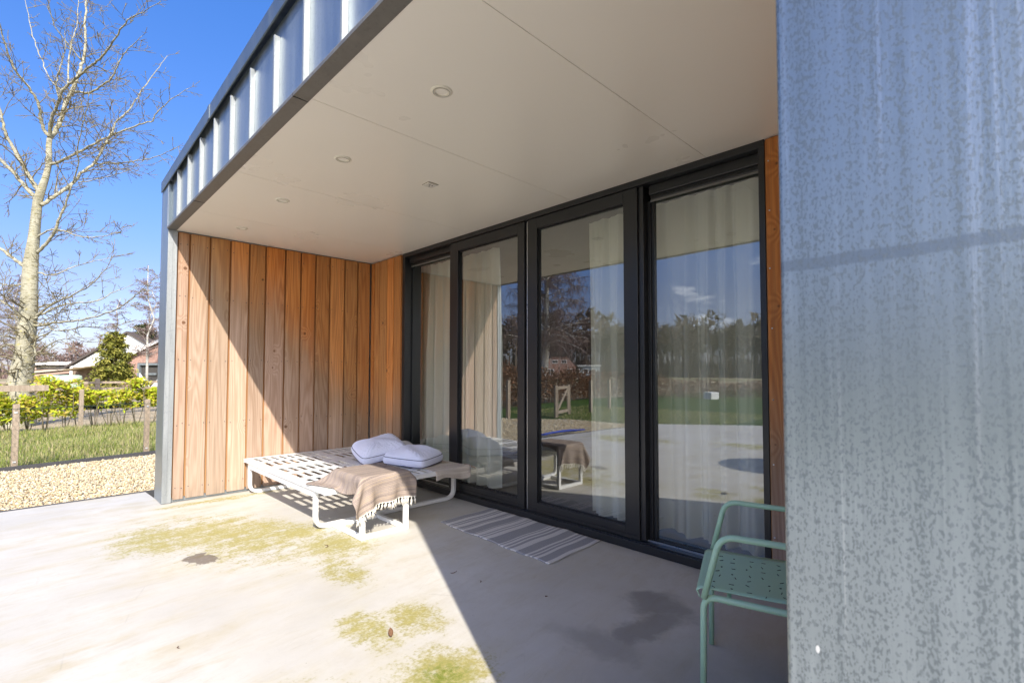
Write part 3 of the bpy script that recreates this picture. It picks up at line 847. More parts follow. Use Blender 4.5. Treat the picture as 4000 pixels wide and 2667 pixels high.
# soffit: boards with fine open joints
J = [XL-.02,-4.94,-3.79,-2.503,-1.378,XR]
mb = MB()
for a, b in zip(J, J[1:]): mb.box(a+.0018, b-.0018, .968, 3.30, ZS, ZS+.012)
so_ = build('soffit', mb, SOFFIT, house)
mb = MB(); mb.box(XL-.02, XR, .995, 3.30, ZS+.0125, ZS+.03); build('joint_backing', mb, plain('soffit_joint', (.58,.53,.46), .9), so_)
# fascia with standing seams, drip edge and sloping coping
mb = MB(); mb.box(XL-.02, .17, YF+.028, YF+.06, ZS+.012, 3.20); mb.box(XL-.02, .17, YF+.0, YF+.0275, ZS+.0112, ZS+.016)
fa = build('fascia', mb, ZINC_S, house); fa['label'] = 'blue grey zinc fascia above the porch opening'
mb = MB(); mb.prism([(YF-.010,ZS+.014),(YF-.010,ZS-.002),(YF+.066,ZS-.004),(YF+.066,ZS+.011),(YF+.0,ZS+.011),(YF-.002,ZS+.03)], 'x', XL-.0, XR)
dr = build('drip_edge', mb, ZINC_B, house)
for x in (-4.67,-2.54,-.6):
    mb = MB(); mb.box(x-.0016, x+.0016, YF-.0115, YF+.0665, ZS-.0052, ZS+.0125); build('lap_joint', mb, BLACKG, dr)
for i in range(14):
    x = -5.815 + .4222*i
    mb = MB()
    mb.box(x-.008, x+.004, YF+.003, YF+.0275, ZS+.020, 3.12)
    mb.box(x-.011, x+.0062, YF-.0015, YF+.0025, ZS+.0165, 3.12)
    mb.box(x-.010, x+.0050, YF-.0005, YF+.027, ZS+.0162, ZS+.0195)
    build('standing_seam', mb, ZINC_T, fa)
mb = MB()
def coping(x0, x1):
    z = lambda x: 3.185+.034*(x+6.11)
    prof = [(YF-.014,-.105),(YF-.014,.0),(YF+.40,.03),(YF+.40,-.0),(YF-.006,-.01),(YF-.006,-.105)]
    n = len(prof); V = [(x0,p[0],z(x0)+p[1]) for p in prof]+[(x1,p[0],z(x1)+p[1]) for p in prof]
    mb.add(V, [tuple(range(n))[::-1], tuple(range(n,2*n))]+[(i,(i+1)%n,n+(i+1)%n,n+i) for i in range(n)])
for a, b in ((-6.115,-4.235),(-4.228,-2.13),(-2.123,.19)): coping(a, b)
build('coping', mb, ZINC_D, fa)
mb = MB(); mb.box(-4.262, -4.205, YF-.0175, YF-.0145, 3.145, 3.250); build('coping_strap', mb, ZINC_D, fa)
mb = MB(); mb.box(-6.10, .12, YF+.05, 8.0, 2.70, 3.10); build('roof', mb, ZINC_D, house)

# recessed lamps and a small square sensor in the soffit
for x in (-5.245,-4.163,-3.072,-1.978,-.89):
    y = 1.40
    mb = MB(); mb.lathe([(.030,-.0005),(.034,-.004),(.044,-.006),(.052,-.004),(.054,-.0005)], 36, (x,y,ZS))
    dl = build('downlight', mb, plain('lamp_bezel', (.80,.755,.65), .4) if x < -5 else bpy.data.materials['lamp_bezel'], house, smooth=True)
    mb = MB(); mb.lathe([(.034,-.0038),(.031,.018),(.027,.03),(.001,.03)], 28, (x,y,ZS-.002)); build('reflector', mb, plain('lamp_cup', (.55,.50,.40), .4) if x < -5 else bpy.data.materials['lamp_cup'], dl, smooth=True)
    mb = MB(); mb.lathe([(.0402,-.0066),(.0412,-.0068),(.0420,-.0066)], 28, (x,y,ZS)); build('bezel_groove', mb, BLACKG, dl, smooth=True)
    mb = MB(); mb.lathe([(.019,-.002),(.017,-.008),(.010,-.011),(.001,-.012)], 20, (x,y,ZS+.016)); build('bulb', mb, plain('lamp_lens', (.55,.53,.48), .12) if x < -5 else bpy.data.materials['lamp_lens'], dl, smooth=True)
mb = MB(); mb.box(-3.075,-2.995, 2.012, 2.092, ZS-.009, ZS-.0006)
se = build('sensor', mb, plain('sensor_white', (.70,.66,.60), .4), house, bevel=.003)
mb = MB(); mb.box(-3.079,-2.991, 2.008, 2.096, ZS-.0025, ZS-.0004); build('frame', mb, plain('sensor_frame', (.30,.24,.18), .5), se)
mb = MB()
for dx, dy in ((-.012,.0),(.008,.012),(.012,-.012)): mb.box(-3.035+dx-.006,-3.035+dx+.006, 2.052+dy-.004, 2.052+dy+.004, ZS-.0105, ZS-.0088)
build('window', mb, BLACKG, se)

# door set: outer frame, two sliding leaves in front, two fixed lights behind
X0, X1 = -5.062, -1.022
mb = MB()
mb.box(X0, X1, 3.045, 3.30, 2.598, ZS-.001)                 # head
mb.box(X0, X0+.052, 3.046, 3.30, .06, 2.5975)               # jambs
mb.box(X1-.036, X1, 3.046, 3.30, .06, 2.5975)
mb.box(X0, X1, 3.028, 3.30, .002, .0595)                    # threshold
mb.box(X0+.001, X1-.001, 3.046, 3.10, .0596, .066)
df = build('door_frame', mb, FRAME, house, bevel=.0025)
mb = MB(); mb.box(X0+.05, X1-.04, 3.104, 3.110, .06, .074); build('sill_track', mb, ALU, df)
mb = MB(); mb.box(X0+.054, X1-.038, 3.132, 3.190, .0601, .074); build('glazing_bead', mb, BLACKG, df, bevel=.002)
mb = MB(); mb.box(-3.048,-3.012, 3.074, 3.135, .07, 2.59); build('meeting_gasket', mb, BLACKG, df)
mb = MB(); mb.box(-3.0335,-3.0265, 3.071, 3.0735, .07, 2.59); build('weather_seal', mb, ALU, df)
def leaf(xa, xb, stl, str_, lab):
    mb = MB(); y0, y1 = 3.056, 3.120
    zb, zt = .068, 2.594
    mb.box(xa, xa+stl, y0, y1, zb, zt); mb.box(xb-str_, xb, y0, y1, zb, zt)
    mb.box(xa+stl, xb-str_, y0+.001, y1, 2.500, zt-.001); mb.box(xa+stl, xb-str_, y0+.001, y1, zb+.001, .152)
    d = build('sliding_door', mb, FRAME, house, bevel=.003); d['label'] = lab
    mb = MB(); a, b = xa+stl, xb-str_
    for (p, q, r, s) in ((a, a+.012, .152, 2.5), (b-.012, b, .152, 2.5), (a+.012, b-.012, 2.488, 2.5), (a+.012, b-.012, .152, .164)):
        mb.box(p, q, y0+.020, y0+.030, r, s)
    build('glazing_bead', mb, BLACKG, d)
    mb = MB(); yy = y0+.030; mb.add([(a,yy,.152),(b,yy,.152),(b,yy,2.5),(a,yy,2.5)], [(0,1,2,3)]); build('pane', mb, GLASS, d, recalc=False)
    mb = MB(); mb.box(xa+.003, xb-.003, y0-.004, y0-.0005, .098, .101); build('weather_bar', mb, BLACKG, d)
    return d
leaf(-4.132,-3.052,.118,.088,'left sliding door leaf with pale curtain behind its glass')
leaf(-3.008,-1.902,.108,.118,'right sliding door leaf beside the striped rug')
mb = MB(); mb.box(-1.9015,-1.862, 3.074, 3.22, .07, 2.596); mb.box(-1.8615,-1.8355, 3.128, 3.20, .07, 2.49); build('interlock_post', mb, FRAME, df, bevel=.002)
mb = MB(); mb.box(-4.172,-4.1325, 3.074, 3.22, .07, 2.596); build('interlock_post', mb, FRAME, df, bevel=.002)
def fixed(xa, xb, lab, gt_):
    mb = MB(); y0 = 3.142
    mb.box(xa, xa+.02, y0, 3.175, .0745, gt_); mb.box(xb-.010, xb, y0, 3.175, .0745, gt_)
    d = build('fixed_window', mb, FRAME, house); d['label'] = lab
    mb = MB(); mb.box(xa, xb, 3.125, 3.20, gt_+.005, 2.5975); mb.box(xa, xb, 3.104, 3.1245, gt_+.035, 2.5975)
    n = int((xb-xa)/.06)
    build('screen_box', mb, FRAME, d, bevel=.006)
    mb = MB()
    for i in range(n):
        x = xa+.02+i*.06; mb.box(x, x+.052, 3.1215, 3.1248, gt_+.018, gt_+.028)
    build('vent_slots', mb, BLACKG, d)
    mb = MB(); mb.box(xa, xb, 3.128, 3.140, gt_-.008, gt_+.004); build('screen_rail', mb, plain('screen_rail_grey', (.16,.155,.15), .4) if 'screen_rail_grey' not in bpy.data.materials else bpy.data.materials['screen_rail_grey'], d)
    mb = MB(); yy = 3.158; a, b = xa+.02, xb-.010; mb.add([(a,yy,.0745),(b,yy,.0745),(b,yy,gt_),(a,yy,gt_)], [(0,1,2,3)]); build('pane', mb, GLASS, d, recalc=False)
fixed(X0+.053,-4.1755,'fixed glass light at the left end of the doors', 2.50)
fixed(-1.8345,X1-.037,'fixed glass light at the right end of the doors with full curtain', 2.492)

# room behind the glass
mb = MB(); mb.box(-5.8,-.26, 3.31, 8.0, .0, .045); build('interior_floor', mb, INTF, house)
mb = MB(); mb.box(-5.8,-4.9, 7.6, 7.7, .05, 2.62); mb.box(-1.2,-.26, 7.6, 7.7, .05, 2.62); mb.box(-4.9,-1.2, 7.6, 7.7, 2.45, 2.62); mb.box(-5.8,-5.75, 3.31, 7.6, .05, 2.62); mb.box(-.31,-.26, 3.31, 7.6, .05, 2.62)  # back wall left open in the middle to let added backlight in
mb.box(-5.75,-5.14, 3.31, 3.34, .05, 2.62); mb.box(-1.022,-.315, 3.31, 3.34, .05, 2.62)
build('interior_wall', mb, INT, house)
mb = MB(); mb.add([(-4.9,7.65,.05),(-1.2,7.65,.05),(-1.2,7.65,2.45),(-4.9,7.65,2.45)], [(0,1,2,3)]); build('added_backlight_pane', mb, GLASS, house, recalc=False)  # unseen rear opening and pane, added to backlight the curtains
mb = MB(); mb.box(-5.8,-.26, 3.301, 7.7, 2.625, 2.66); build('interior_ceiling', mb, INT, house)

def curtain(x0, x1, y, seed, label, flare=0.0):
    r = np.random.default_rng(seed)
    n = int((x1-x0)/.008); xs = np.linspace(0, 1, n)
    # irregular pleats
    k = 0; ph = np.zeros(n); w = np.cumsum(.55+.9*np.interp(xs*7, np.arange(8), r.random(8))); w = w/w[-1]
    ph = w*2*np.pi*(x1-x0)/.185
    zs = np.linspace(2.565, .062, 46)
    A = np.zeros((len(zs), n, 3))
    for i, z in enumerate(zs):
        t = (2.565-z)/2.5
        amp = .014+.034*min(1, t*2.4)
        wob = .25*np.sin(ph*.37+seed+t*1.5)+.16*np.sin(ph*.21-t*2.6)
        q = ph + .9*wob*t
        fold = np.sin(q+.55*np.sin(q))+.34*np.sin(2*q+.7)+.12*np.sin(3*q+2*t)+.25*np.sin(.5*q+1.3*t)
        A[i,:,0] = x0 + (x1-x0)*xs + .012*np.cos(q)*t + flare*t*xs*.5
        A[i,:,1] = y + amp*fold + .012*t*np.sin(ph*.13+seed)
        A[i,:,2] = z
    mb = MB(); mb.grid(A)
    o = build('curtain', mb, CURT, None, (x0, y, .06), smooth=True, recalc=False)
    tag(o, label, 'curtain', 'curtains behind the sliding doors')
curtain(-5.30,-3.80, 3.42, 4, 'pale curtain drawn across the left fixed light and part of the left sliding leaf')
curtain(-2.62,-1.00, 3.42, 11, 'pale curtain covering the whole right fixed light and edge of the right leaf')
# ------------------------------------------------------------------ daybed
ZB = .352
bed = thing('daybed', 'low white metal daybed with slotted top on looped flat legs', 'daybed', (-4.75, 2.3, 0))
def slat_panel(x0, x1, y0, y1, slots):
    mb = MB(); p = .0805; w = .043
    c = [y0+.08+p*k for k in range(8)]
    ys = [y0]+sum([[q-w/2, q+w/2] for q in c], [])+[y1]
    for a, b in zip(ys[::2], ys[1::2]): mb.box(x0, x1, a, b, ZB-.0036, ZB)
    xs = [x0+.001]+sum([list(s) for s in slots], [])+[x1-.001]
    for a, b in zip(xs[::2], xs[1::2]): mb.box(a, b, y0+.001, y1-.001, ZB-.0042, ZB-.0006)
    mb.box(x0+.002, x0+.014, y0+.002, y1-.002, ZB-.038, ZB-.0046); mb.box(x1-.014, x1-.002, y0+.002, y1-.002, ZB-.038, ZB-.0046)
    mb.box(x0+.0145, x1-.0145, y0+.003, y0+.014, ZB-.034, ZB-.0046); mb.box(x0+.0145, x1-.0145, y1-.014, y1-.003, ZB-.034, ZB-.0046)
    return mb
SF = [(-5.70,-5.44),(-5.37,-5.11)]; SN = [(-4.95,-4.71),(-4.62,-4.38),(-4.29,-4.05),(-3.96,-3.80)]
for (x0, x1, sl_) in ((-5.76,-5.034,SF),(-5.026,-3.75,SN)):
    for (y0, y1) in ((1.60,2.311),(2.319,3.03)):
        build('slatted_panel', slat_panel(x0, x1, y0, y1, sl_), WHITE, bed)
for x in (-5.655,-3.99):
    mb = MB()
    mb.sweep(round_path([(x,1.633,.333),(x,1.633,.020),(x,2.998,.020),(x,2.998,.333)], .085, 7), (1,0,0), .044, .030)
    mb.sweep([(x,1.649,.318),(x,2.982,.318)], (1,0,0), .040, .028)
    lg = build('leg', mb, WHITE, bed, bevel=.003)
    for y in (1.76,2.87):
        mb = MB(); mb.box(x-.018, x+.018, y-.05, y+.05, .0006, .0055)
        build('foot_pad', mb, plain('clear_pad', (.55,.55,.54), .3) if 'clear_pad' not in bpy.data.materials else bpy.data.materials['clear_pad'], lg)
for y in (1.626,3.004):
    mb = MB(); mb.box(-5.632,-4.0125, y-.014, y+.014, .262, .3345); build('side_rail', mb, WHITE, bed, bevel=.003)
for y in (1.64,2.985):
    mb = MB(); mb.prism([(-3.968,.3345),(-3.80,.3345),(-3.968,.285)], 'y', y-.012, y+.012); build('bracket', mb, WHITE, bed)
    mb = MB(); mb.prism([(-5.677,.3345),(-5.745,.3345),(-5.677,.285)], 'y', y-.012, y+.012); build('bracket', mb, WHITE, bed)
mb = MB(); mb.box(-5.6,-4.02, 2.300, 2.330, .295, .335); build('centre_rail', mb, WHITE, bed)

# ------------------------------------------------------------------ small C table pushed over the daybed
tb = thing('side_table', 'small white square tube table standing over the daybed corner under the woven throw', 'table', (-3.7, 1.96, 0))
tx0, tx1, ty0, ty1, TZ = -3.958, -3.474, 1.762, 2.166, .458
q = .034
mb = MB()
mb.box(tx1-q, tx1, ty0, ty1, .002, q); mb.box(tx0, tx0+q, ty0, ty1, .002, q)
mb.box(tx0+q, tx1-q, ty0, ty0+q, .0025, q-.0005); mb.box(tx0+q, tx1-q, ty1-q, ty1, .0025, q-.0005)
build('base', mb, WHITE, tb, bevel=.002)
for y in (ty0, ty1-q):
    mb = MB(); mb.box(tx1-q, tx1, y, y+q, q, TZ-.012); build('leg', mb, WHITE, tb, bevel=.002)
mb = MB(); mb.box(tx0, tx1, ty0, ty1, TZ-.012, TZ); mb.box(tx0, tx1-q-.001, ty0, ty0+q, TZ-.046, TZ-.0125); mb.box(tx0, tx1-q-.001, ty1-q, ty1, TZ-.046, TZ-.0125)
build('tabletop', mb, WHITE, tb, bevel=.002)

# ------------------------------------------------------------------ woven throw, draped by a small cloth solve
def drape(nu, nv, L, Wd, origin, ea, eb, boxes, steps=240, z0=.50, drop=.0, seed=1):
    r = np.random.default_rng(seed)
    a = np.linspace(0, L, nu)[:,None]; b = np.linspace(0, Wd, nv)[None,:]
    X = np.zeros((nu, nv, 3))
    X[...,0] = origin[0]+ea[0]*a+eb[0]*b; X[...,1] = origin[1]+ea[1]*a+eb[1]*b
    X[...,2] = z0+.004*np.sin(a*23+b*11)+r.normal(0,.0006,(nu,nv))
    la, lb = L/(nu-1), Wd/(nv-1); ld = math.hypot(la, lb)
    Pv = X.copy()
    def con(A, B, rest, k):
        d = B-A; l = np.linalg.norm(d, axis=-1, keepdims=True)+1e-9
        c = d*(k*.5*(l-rest)/l)
        A += c; B -= c
    for st in range(steps):
        V = (X-Pv)*.985; Pv = X.copy()
        X = X+np.clip(V, -.012, .012); X[...,2] -= 9.8*(1/90)**2*.8
        for it in range(14):
            for o in (0, 1):
                n = (nu-o)//2; con(X[o:o+2*n:2], X[o+1:o+2*n:2], la, 1)
                n = (nv-o)//2; con(X[:,o:o+2*n:2], X[:,o+1:o+2*n:2], lb, 1)
            for o in (0, 1):
                n = (nu-o)//2
                con(X[o:o+2*n:2,:-1], X[o+1:o+2*n:2,1:], ld, .30); con(X[o:o+2*n:2,1:], X[o+1:o+2*n:2,:-1], ld, .30)
            for o in range(4):
                con(X[o:-4:4], X[o+4::4][:len(X[o:-4:4])], 4*la, .10)
                con(X[:,o:-4:4], X[:,o+4::4][:,:X[:,o:-4:4].shape[1]], 4*lb, .10)
            for (x0,x1,y0,y1,z0_,z1) in boxes:
                m = .010
                ins = (X[...,0]>x0-m)&(X[...,0]<x1+m)&(X[...,1]>y0-m)&(X[...,1]<y1+m)&(X[...,2]>z0_-m)&(X[...,2]<z1+m)
                if not ins.any(): continue
                Q = X[ins]
                D = np.stack([Q[:,0]-(x0-m), (x1+m)-Q[:,0], Q[:,1]-(y0-m), (y1+m)-Q[:,1], np.full(len(Q), 9.), (z1+m)-Q[:,2]], 1)
                k = D.argmin(1)
                top = k==5
                Pq = Pv[ins]
                Q[top,:2] = Pq[top,:2]+(Q[top,:2]-Pq[top,:2])*.06
                Q[k==0,0] = x0-m; Q[k==1,0] = x1+m; Q[k==2,1] = y0-m; Q[k==3,1] = y1+m; Q[k==5,2] = z1+m
                X[ins] = Q
                Pv[ins] += (X[ins]-Pv[ins])*.5
        X[...,2] = np.maximum(X[...,2], .006)
    return X

def smooth_grid(X, n=1):
    for _ in range(n):
        Y = X.copy()
        Y[1:-1,1:-1] = .5*X[1:-1,1:-1]+.125*(X[:-2,1:-1]+X[2:,1:-1]+X[1:-1,:-2]+X[1:-1,2:]); X = Y
    return X
def cloth_obj(name, X, L, Wd, mat, parent=None, thick=.005, sub=1, loc=None, ripple=0.0):
    nu, nv = X.shape[:2]
    me = bpy.data.meshes.new(name)
    base = np.array(wloc(parent)) if parent is not None else np.array(loc if loc is not None else X.reshape(-1,3).mean(0)*[1,1,0])
    V = X.reshape(-1,3)-base
    F = [(i*nv+j, (i+1)*nv+j, (i+1)*nv+j+1, i*nv+j+1) for i in range(nu-1) for j in range(nv-1)]
    me.from_pydata(V.tolist(), [], F); me.materials.append(mat)
    uvl = me.uv_layers.new(name='UVMap')
    li = np.zeros(len(me.loops), int); me.loops.foreach_get('vertex_index', li)
    uv = np.stack([(li//nv)*L/(nu-1), (li % nv)*Wd/(nv-1)], 1)
    uvl.data.foreach_set('uv', uv.ravel().astype(np.float32))
    me.polygons.foreach_set('use_smooth', [True]*len(me.polygons)); me.update()
    o = bpy.data.objects.new(name, me); COL.objects.link(o)
    if parent is not None: o.parent = parent
    else: o.location = tuple(base)
    if sub: s = o.modifiers.new('subdiv', 'SUBSURF'); s.levels = sub; s.render_levels = sub
    t = o.modifiers.new('thickness', 'SOLIDIFY'); t.thickness = thick; t.offset = 0
    return o
an = R_(6)
fe = (math.sin(an), -math.cos(an)); be = (-math.cos(an), -math.sin(an))      # along the fringed edge (towards the left), and back from it
RF = (-3.300, 2.240); LC, WC_ = .86, .58
boxes = [(tx0,tx1,ty0,ty1,TZ-.05,TZ), (-5.7,-3.75,1.60,3.03,ZB-.05,ZB), (tx1-q,tx1,ty0,ty0+q,0,TZ), (tx1-q,tx1,ty1-q,ty1,0,TZ)]
CX = drape(62, 44, LC, WC_, RF, be, fe, boxes, steps=200)
CX = smooth_grid(CX, 1)
throw = cloth_obj('throw', CX, LC, WC_, THROW, None, .007, 1, (-3.7, 1.95, TZ))
tag(throw, 'brown and ochre ribbed woven throw with cream tassels draped over the small table', 'throw')
rng = np.random.default_rng(6)
edge = CX[0]
for k in range(22):
    f = (k+.5)/22*(len(edge)-1); i = int(f); t = f-i
    p = edge[i]*(1-t)+edge[min(i+1, len(edge)-1)]*t
    inn = CX[2, min(i, 43)]
    d = p-inn; d = d/np.linalg.norm(d); d = d*.35+np.array([0,0,-1.])*.9+rng.normal(0,.10,3); d /= np.linalg.norm(d)
    mb = MB(); p0 = Vector(p); L0 = rng.uniform(.045, .062)
    if p0.z - L0 < .004: L0 = max(.01, p0.z-.004)
    D = Vector(d)
    mb.tube([p0-D*.006, p0+D*.008, p0+D*.014], [.0035,.0055,.0042], 7)
    for s in range(7):
        o1 = Vector(rng.normal(0,.004,3)); o2 = Vector(rng.normal(0,.008,3))
        mb.tube([p0+D*.012, p0+D*L0*.55+o1, p0+D*L0*rng.uniform(.85,1.05)+o2], [.0030,.0026,.0014], 5)
    build('tassel', mb, TASSEL, throw, smooth=True)
mb = MB(); mb.tube([Vector(p)+Vector((0,0,-.001)) for p in edge], .0045, 6); build('cream_hem', mb, TASSEL, throw, smooth=True)

# ------------------------------------------------------------------ runner mat on the door end of the bed, one flap folded over the end
def runner():
    nu, nv = 46, 34
    L, Wd = .92, .37
    X = np.zeros((nu, nv, 3))
    for i in range(nu):
        s = i/(nu-1)*L
        for j in range(nv):
            t = j/(nv-1)
            y = 2.62+Wd*t+.012*math.sin(s*7+t*3)
            if s < .80:
                x, z = -4.545+s, ZB+.0055+.0025*math.sin(s*31+t*9)*math.sin(t*7+1)+.002*math.sin(s*12)
                if t > .86: y += .01*math.sin(s*9)
            else:
                q_ = (s-.80)*.72; x = -4.545+.80+.010+.022*math.sin(q_*11)+.010*math.sin(t*14+1)*q_/.12; z = ZB+.004-q_*(1.0-.25*math.sin(t*5.5+.3))
                y += q_*.35*(t-.9)
            X[i,j] = (x, y, z)
    return X
RX = runner()
ro = cloth_obj('runner_mat', RX, .92, .37, RUNNER, None, .006, 1, (-4.1, 2.7, ZB))
tag(ro, 'beige woven mat under the pillows with its end folded over the daybed edge', 'mat')
mb = MB()
for k in range(5):
    p0 = Vector(RX[36,-1])+Vector((.01*k-.02,0,.003)); pts = [p0]
    for s in range(1, 7): pts.append(p0+Vector((.016*s+.004*math.sin(s+k), .006*s+.003*math.cos(2*s+k), -.0028*s*s*.25+.003*math.sin(k*2+s))))
    mb.tube(pts, [.0035]*6+[.002], 5)
build('fringe', mb, plain('fringe_brown', (.30,.21,.15), .95), ro, smooth=True)

# ------------------------------------------------------------------ pillows
def pillow(name, L, Wd, gus, dome, M, mat, label, seed, dent=.019, group='bed pillows'):
    r = np.random.default_rng(seed); n = 96
    th = np.linspace(0, 2*np.pi, n, endpoint=False)
    e = 2/3.6
    cx = np.sign(np.cos(th))*np.abs(np.cos(th))**e; cy = np.sign(np.sin(th))*np.abs(np.sin(th))**e
    pin = 1-.055*np.abs(np.sin(2*th))**8*0+.0
    ears = 1+.045*np.abs(np.sin(2*th))**6
    sag = 1-.035*np.cos(2*th)**2
    bx, by = cx*L/2*ears*sag, cy*Wd/2*ears*sag
    rows = []
    ph = r.random(8)*6.28
    def dn(x, y): return dent*(np.sin(x*13+ph[0]+2*np.sin(y*9+ph[1]))*.6+np.sin(y*17+ph[2])*.4+np.sin((x+y)*24+ph[3])*.25)
    for q_ in (0.001,.15,.3,.45,.58,.7,.8,.88,.94,.975,1.0):
        zz = gus/2+dome*(1-q_**2.3)**.62
        x, y = bx*q_, by*q_
        fade = (1-q_**4)
        wr = .004*np.sin(th*26+ph[4]+q_*5)*q_**3*(1-q_)*8
        rows.append(np.stack([x, y, zz+dn(x,y)*fade+wr], 1))
    for k in (.75,.5,.25,0,-.25,-.5,-.75,-1):
        bul = 1+.035*(1-k*k)
        rows.append(np.stack([bx*bul, by*bul, np.full(n, gus/2*k)+.003*np.sin(th*7+ph[5])*(1-k*k)], 1))
    for q_ in (.97,.9,.8,.65,.5,.3,.1,.001):
        rows.append(np.stack([bx*q_, by*q_, -gus/2-dome*.35*(1-q_**2.4)**.6+0*bx], 1))
    A = np.array(rows)
    mb = MB(); mb.grid(A, wrap=True); mb.xform(M)
    o = build(name, mb, mat, None, tuple(M.translation), smooth=True)
    s = o.modifiers.new('subdiv', 'SUBSURF'); s.levels = 1; s.render_levels = 1
    tag(o, label, 'pillow', group)
    for nm, ri in (('piping', 10), ('piping', 18)):
        P = A[ri]*[1.004,1.004,1]; mb = MB(); mb.tube([Vector(p) for p in P], .0030, 6, closed=True); mb.xform(M)
        build(nm, mb, PIPE, o, smooth=True)
    return o
def TM(x, y, z, rz, rx=0, ry=0):
    return Matrix.Translation((x,y,z)) @ Matrix.Rotation(R_(rz),4,'Z') @ Matrix.Rotation(R_(ry),4,'Y') @ Matrix.Rotation(R_(rx),4,'X')
pillow('pillow', .50, .40, .066, .080, TM(-4.19, 2.66, ZB+.066, 22, 3, 2), PIL, 'white pillow with navy piping lying flat nearest the glass door end of the daybed', 3)
pillow('pillow', .49, .42, .066, .085, TM(-4.62, 2.53, ZB+.118, 80, 14, -9), PIL, 'white pillow with navy piping propped at a slant on the other pillows', 5)
pillow('pillow', .52, .38, .05, .06, TM(-4.86, 2.80, ZB+.060, 62), PILG, 'grey shaded pillow mostly hidden behind the slanted white pillow', 7)

# ------------------------------------------------------------------ striped rug
def rug():
    nu, nv = 60, 24; c = [(-3.436,2.441),(-3.448,3.022),(-2.205,3.022),(-2.179,2.414)]
    X = np.zeros((nu,nv,3))
    for i in range(nu):
        s = i/(nu-1)
        for j in range(nv):
            t = j/(nv-1)
            a = np.array(c[0])*(1-t)+np.array(c[1])*t; b = np.array(c[3])*(1-t)+np.array(c[2])*t
            p = a*(1-s)+b*s
            w = .006*math.sin(s*15+.5)*(1-2*t)+.004*math.sin(s*37)*(abs(t-.5)*2)**4
            X[i,j] = (p[0]+.004*math.sin(t*11), p[1]+w, .006+.0022*math.sin(s*19+t*3)*math.sin(t*5)+.0035*max(0,math.sin(s*6.5-.8))*(1-t)**6)
    return X
ru = cloth_obj('rug', rug(), 1.0, .58, RUG, None, .008, 1, (-2.8, 2.73, 0))
tag(ru, 'grey and off-white striped cotton rug in front of the sliding doors', 'rug')

# ------------------------------------------------------------------ mint green armchair, half hidden by the zinc wall
ch = thing('armchair', 'mint green tubular metal armchair with perforated seat', 'chair', (-.70, 2.12, 0))
p0 = Vector((-.835,1.790,0)); p1 = Vector((-1.010,2.250,0))
side = (p1-p0).normalized(); fw_ = Vector((side.y*-1, side.x, 0)); bk_ = -fw_       # fw_: the way the chair faces
if fw_.x > 0: fw_, bk_ = bk_, fw_
WdC = (p1-p0).length
def cp(s, b, z): return p0 + side*s + bk_*b + Vector((0,0,z))
SZ = .432; RT = .0118
for nm, s in (('near', 0.0), ('far', WdC)):
    sg = -1 if s == 0 else 1
    mb = MB(); mb.tube(round_path([cp(s,-.012,.004), cp(s,-.006,SZ-.010), cp(s,.46,SZ-.032), cp(s+sg*.0,.53,.004)], .05, 8), RT, 14)
    build('leg_frame', mb, MINT, ch, smooth=True)
    mb = MB(); mb.tube(round_path([cp(s+sg*.016,-.004,SZ-.012), cp(s+sg*.020,.055,.655), cp(s+sg*.02,.44,.640), cp(s+sg*.0,.50,.50)], .055, 8), RT, 14)
    build('armrest', mb, MINT, ch, smooth=True)
def seat_mesh():
    mb = MB(); prof = []
    for b, z in ((-.032,-.026),(-.036,-.016),(-.032,-.004),(-.020,.005),(.0,.008),(.10,.004),(.22,.0),(.34,.0),(.47,.006)): prof.append((b, z))
    n = 12; A = np.zeros((len(prof), n, 3))
    for i, (b, z) in enumerate(prof):
        for j in range(n):
            t = j/(n-1); s = .022+(WdC-.044)*t
            inset = .012*(abs(2*t-1)**8) if i < 2 else 0
            A[i,j] = tuple(cp(s, b+inset, SZ+z-.006*math.sin(math.pi*t)))
    mb.grid(A); return mb
sm_ = seat_mesh()
rr = random.Random(4); mb = sm_
for i in range(7):
    for j in range(7):
        s = .055+.058*j+rr.uniform(-.012,.012); b = .035+.058*i+rr.uniform(-.012,.012); a = rr.choice([.2,.9,1.6,2.4,-.3])
        l, w = rr.choice([(.009,.0014),(.008,.0013),(.0035,.003)])
        du = side*math.cos(a)+bk_*math.sin(a); dv = side*-math.sin(a)+bk_*math.cos(a)
        zz = SZ-.0052*math.sin(math.pi*(s-.022)/(WdC-.044))+float(np.interp(b,[0,.1,.22,.34],[.008,.004,0,0]))+.0009
        c = cp(s,b,zz)
        mb.add([c+du*l+dv*w, c-du*l+dv*w, c-du*l-dv*w, c+du*l-dv*w], [(0,1,2,3)], 1)
se = build('seat', sm_, [MINT, HOLE], ch, smooth=True, recalc=False)
t = se.modifiers.new('thickness', 'SOLIDIFY'); t.thickness = .003; t.offset = -1
mb = MB(); mb.tube(round_path([cp(.0,.47,SZ-.03), cp(.0,.58,.80), cp(WdC,.58,.80), cp(WdC,.47,SZ-.03)], .07, 8), RT, 14); build('back_frame', mb, MINT, ch, smooth=True)
mb = MB(); A = np.zeros((8,12,3))
for i in range(8):
    for j in range(12):
        t = j/11; A[i,j] = tuple(cp(.02+(WdC-.04)*t, .515+.05*i/7+.025*math.sin(math.pi*t), .50+.28*i/7))
mb.grid(A); bk = build('backrest', mb, MINT, ch, smooth=True); t = bk.modifiers.new('thickness','SOLIDIFY'); t.thickness = .003
for b_, z_ in ((.08,-.022),(.40,-.045)):
    mb = MB(); mb.tube([cp(.0,b_,SZ+z_), cp(WdC,b_,SZ+z_)], .008, 10); build('cross_bar', mb, MINT, ch, smooth=True)

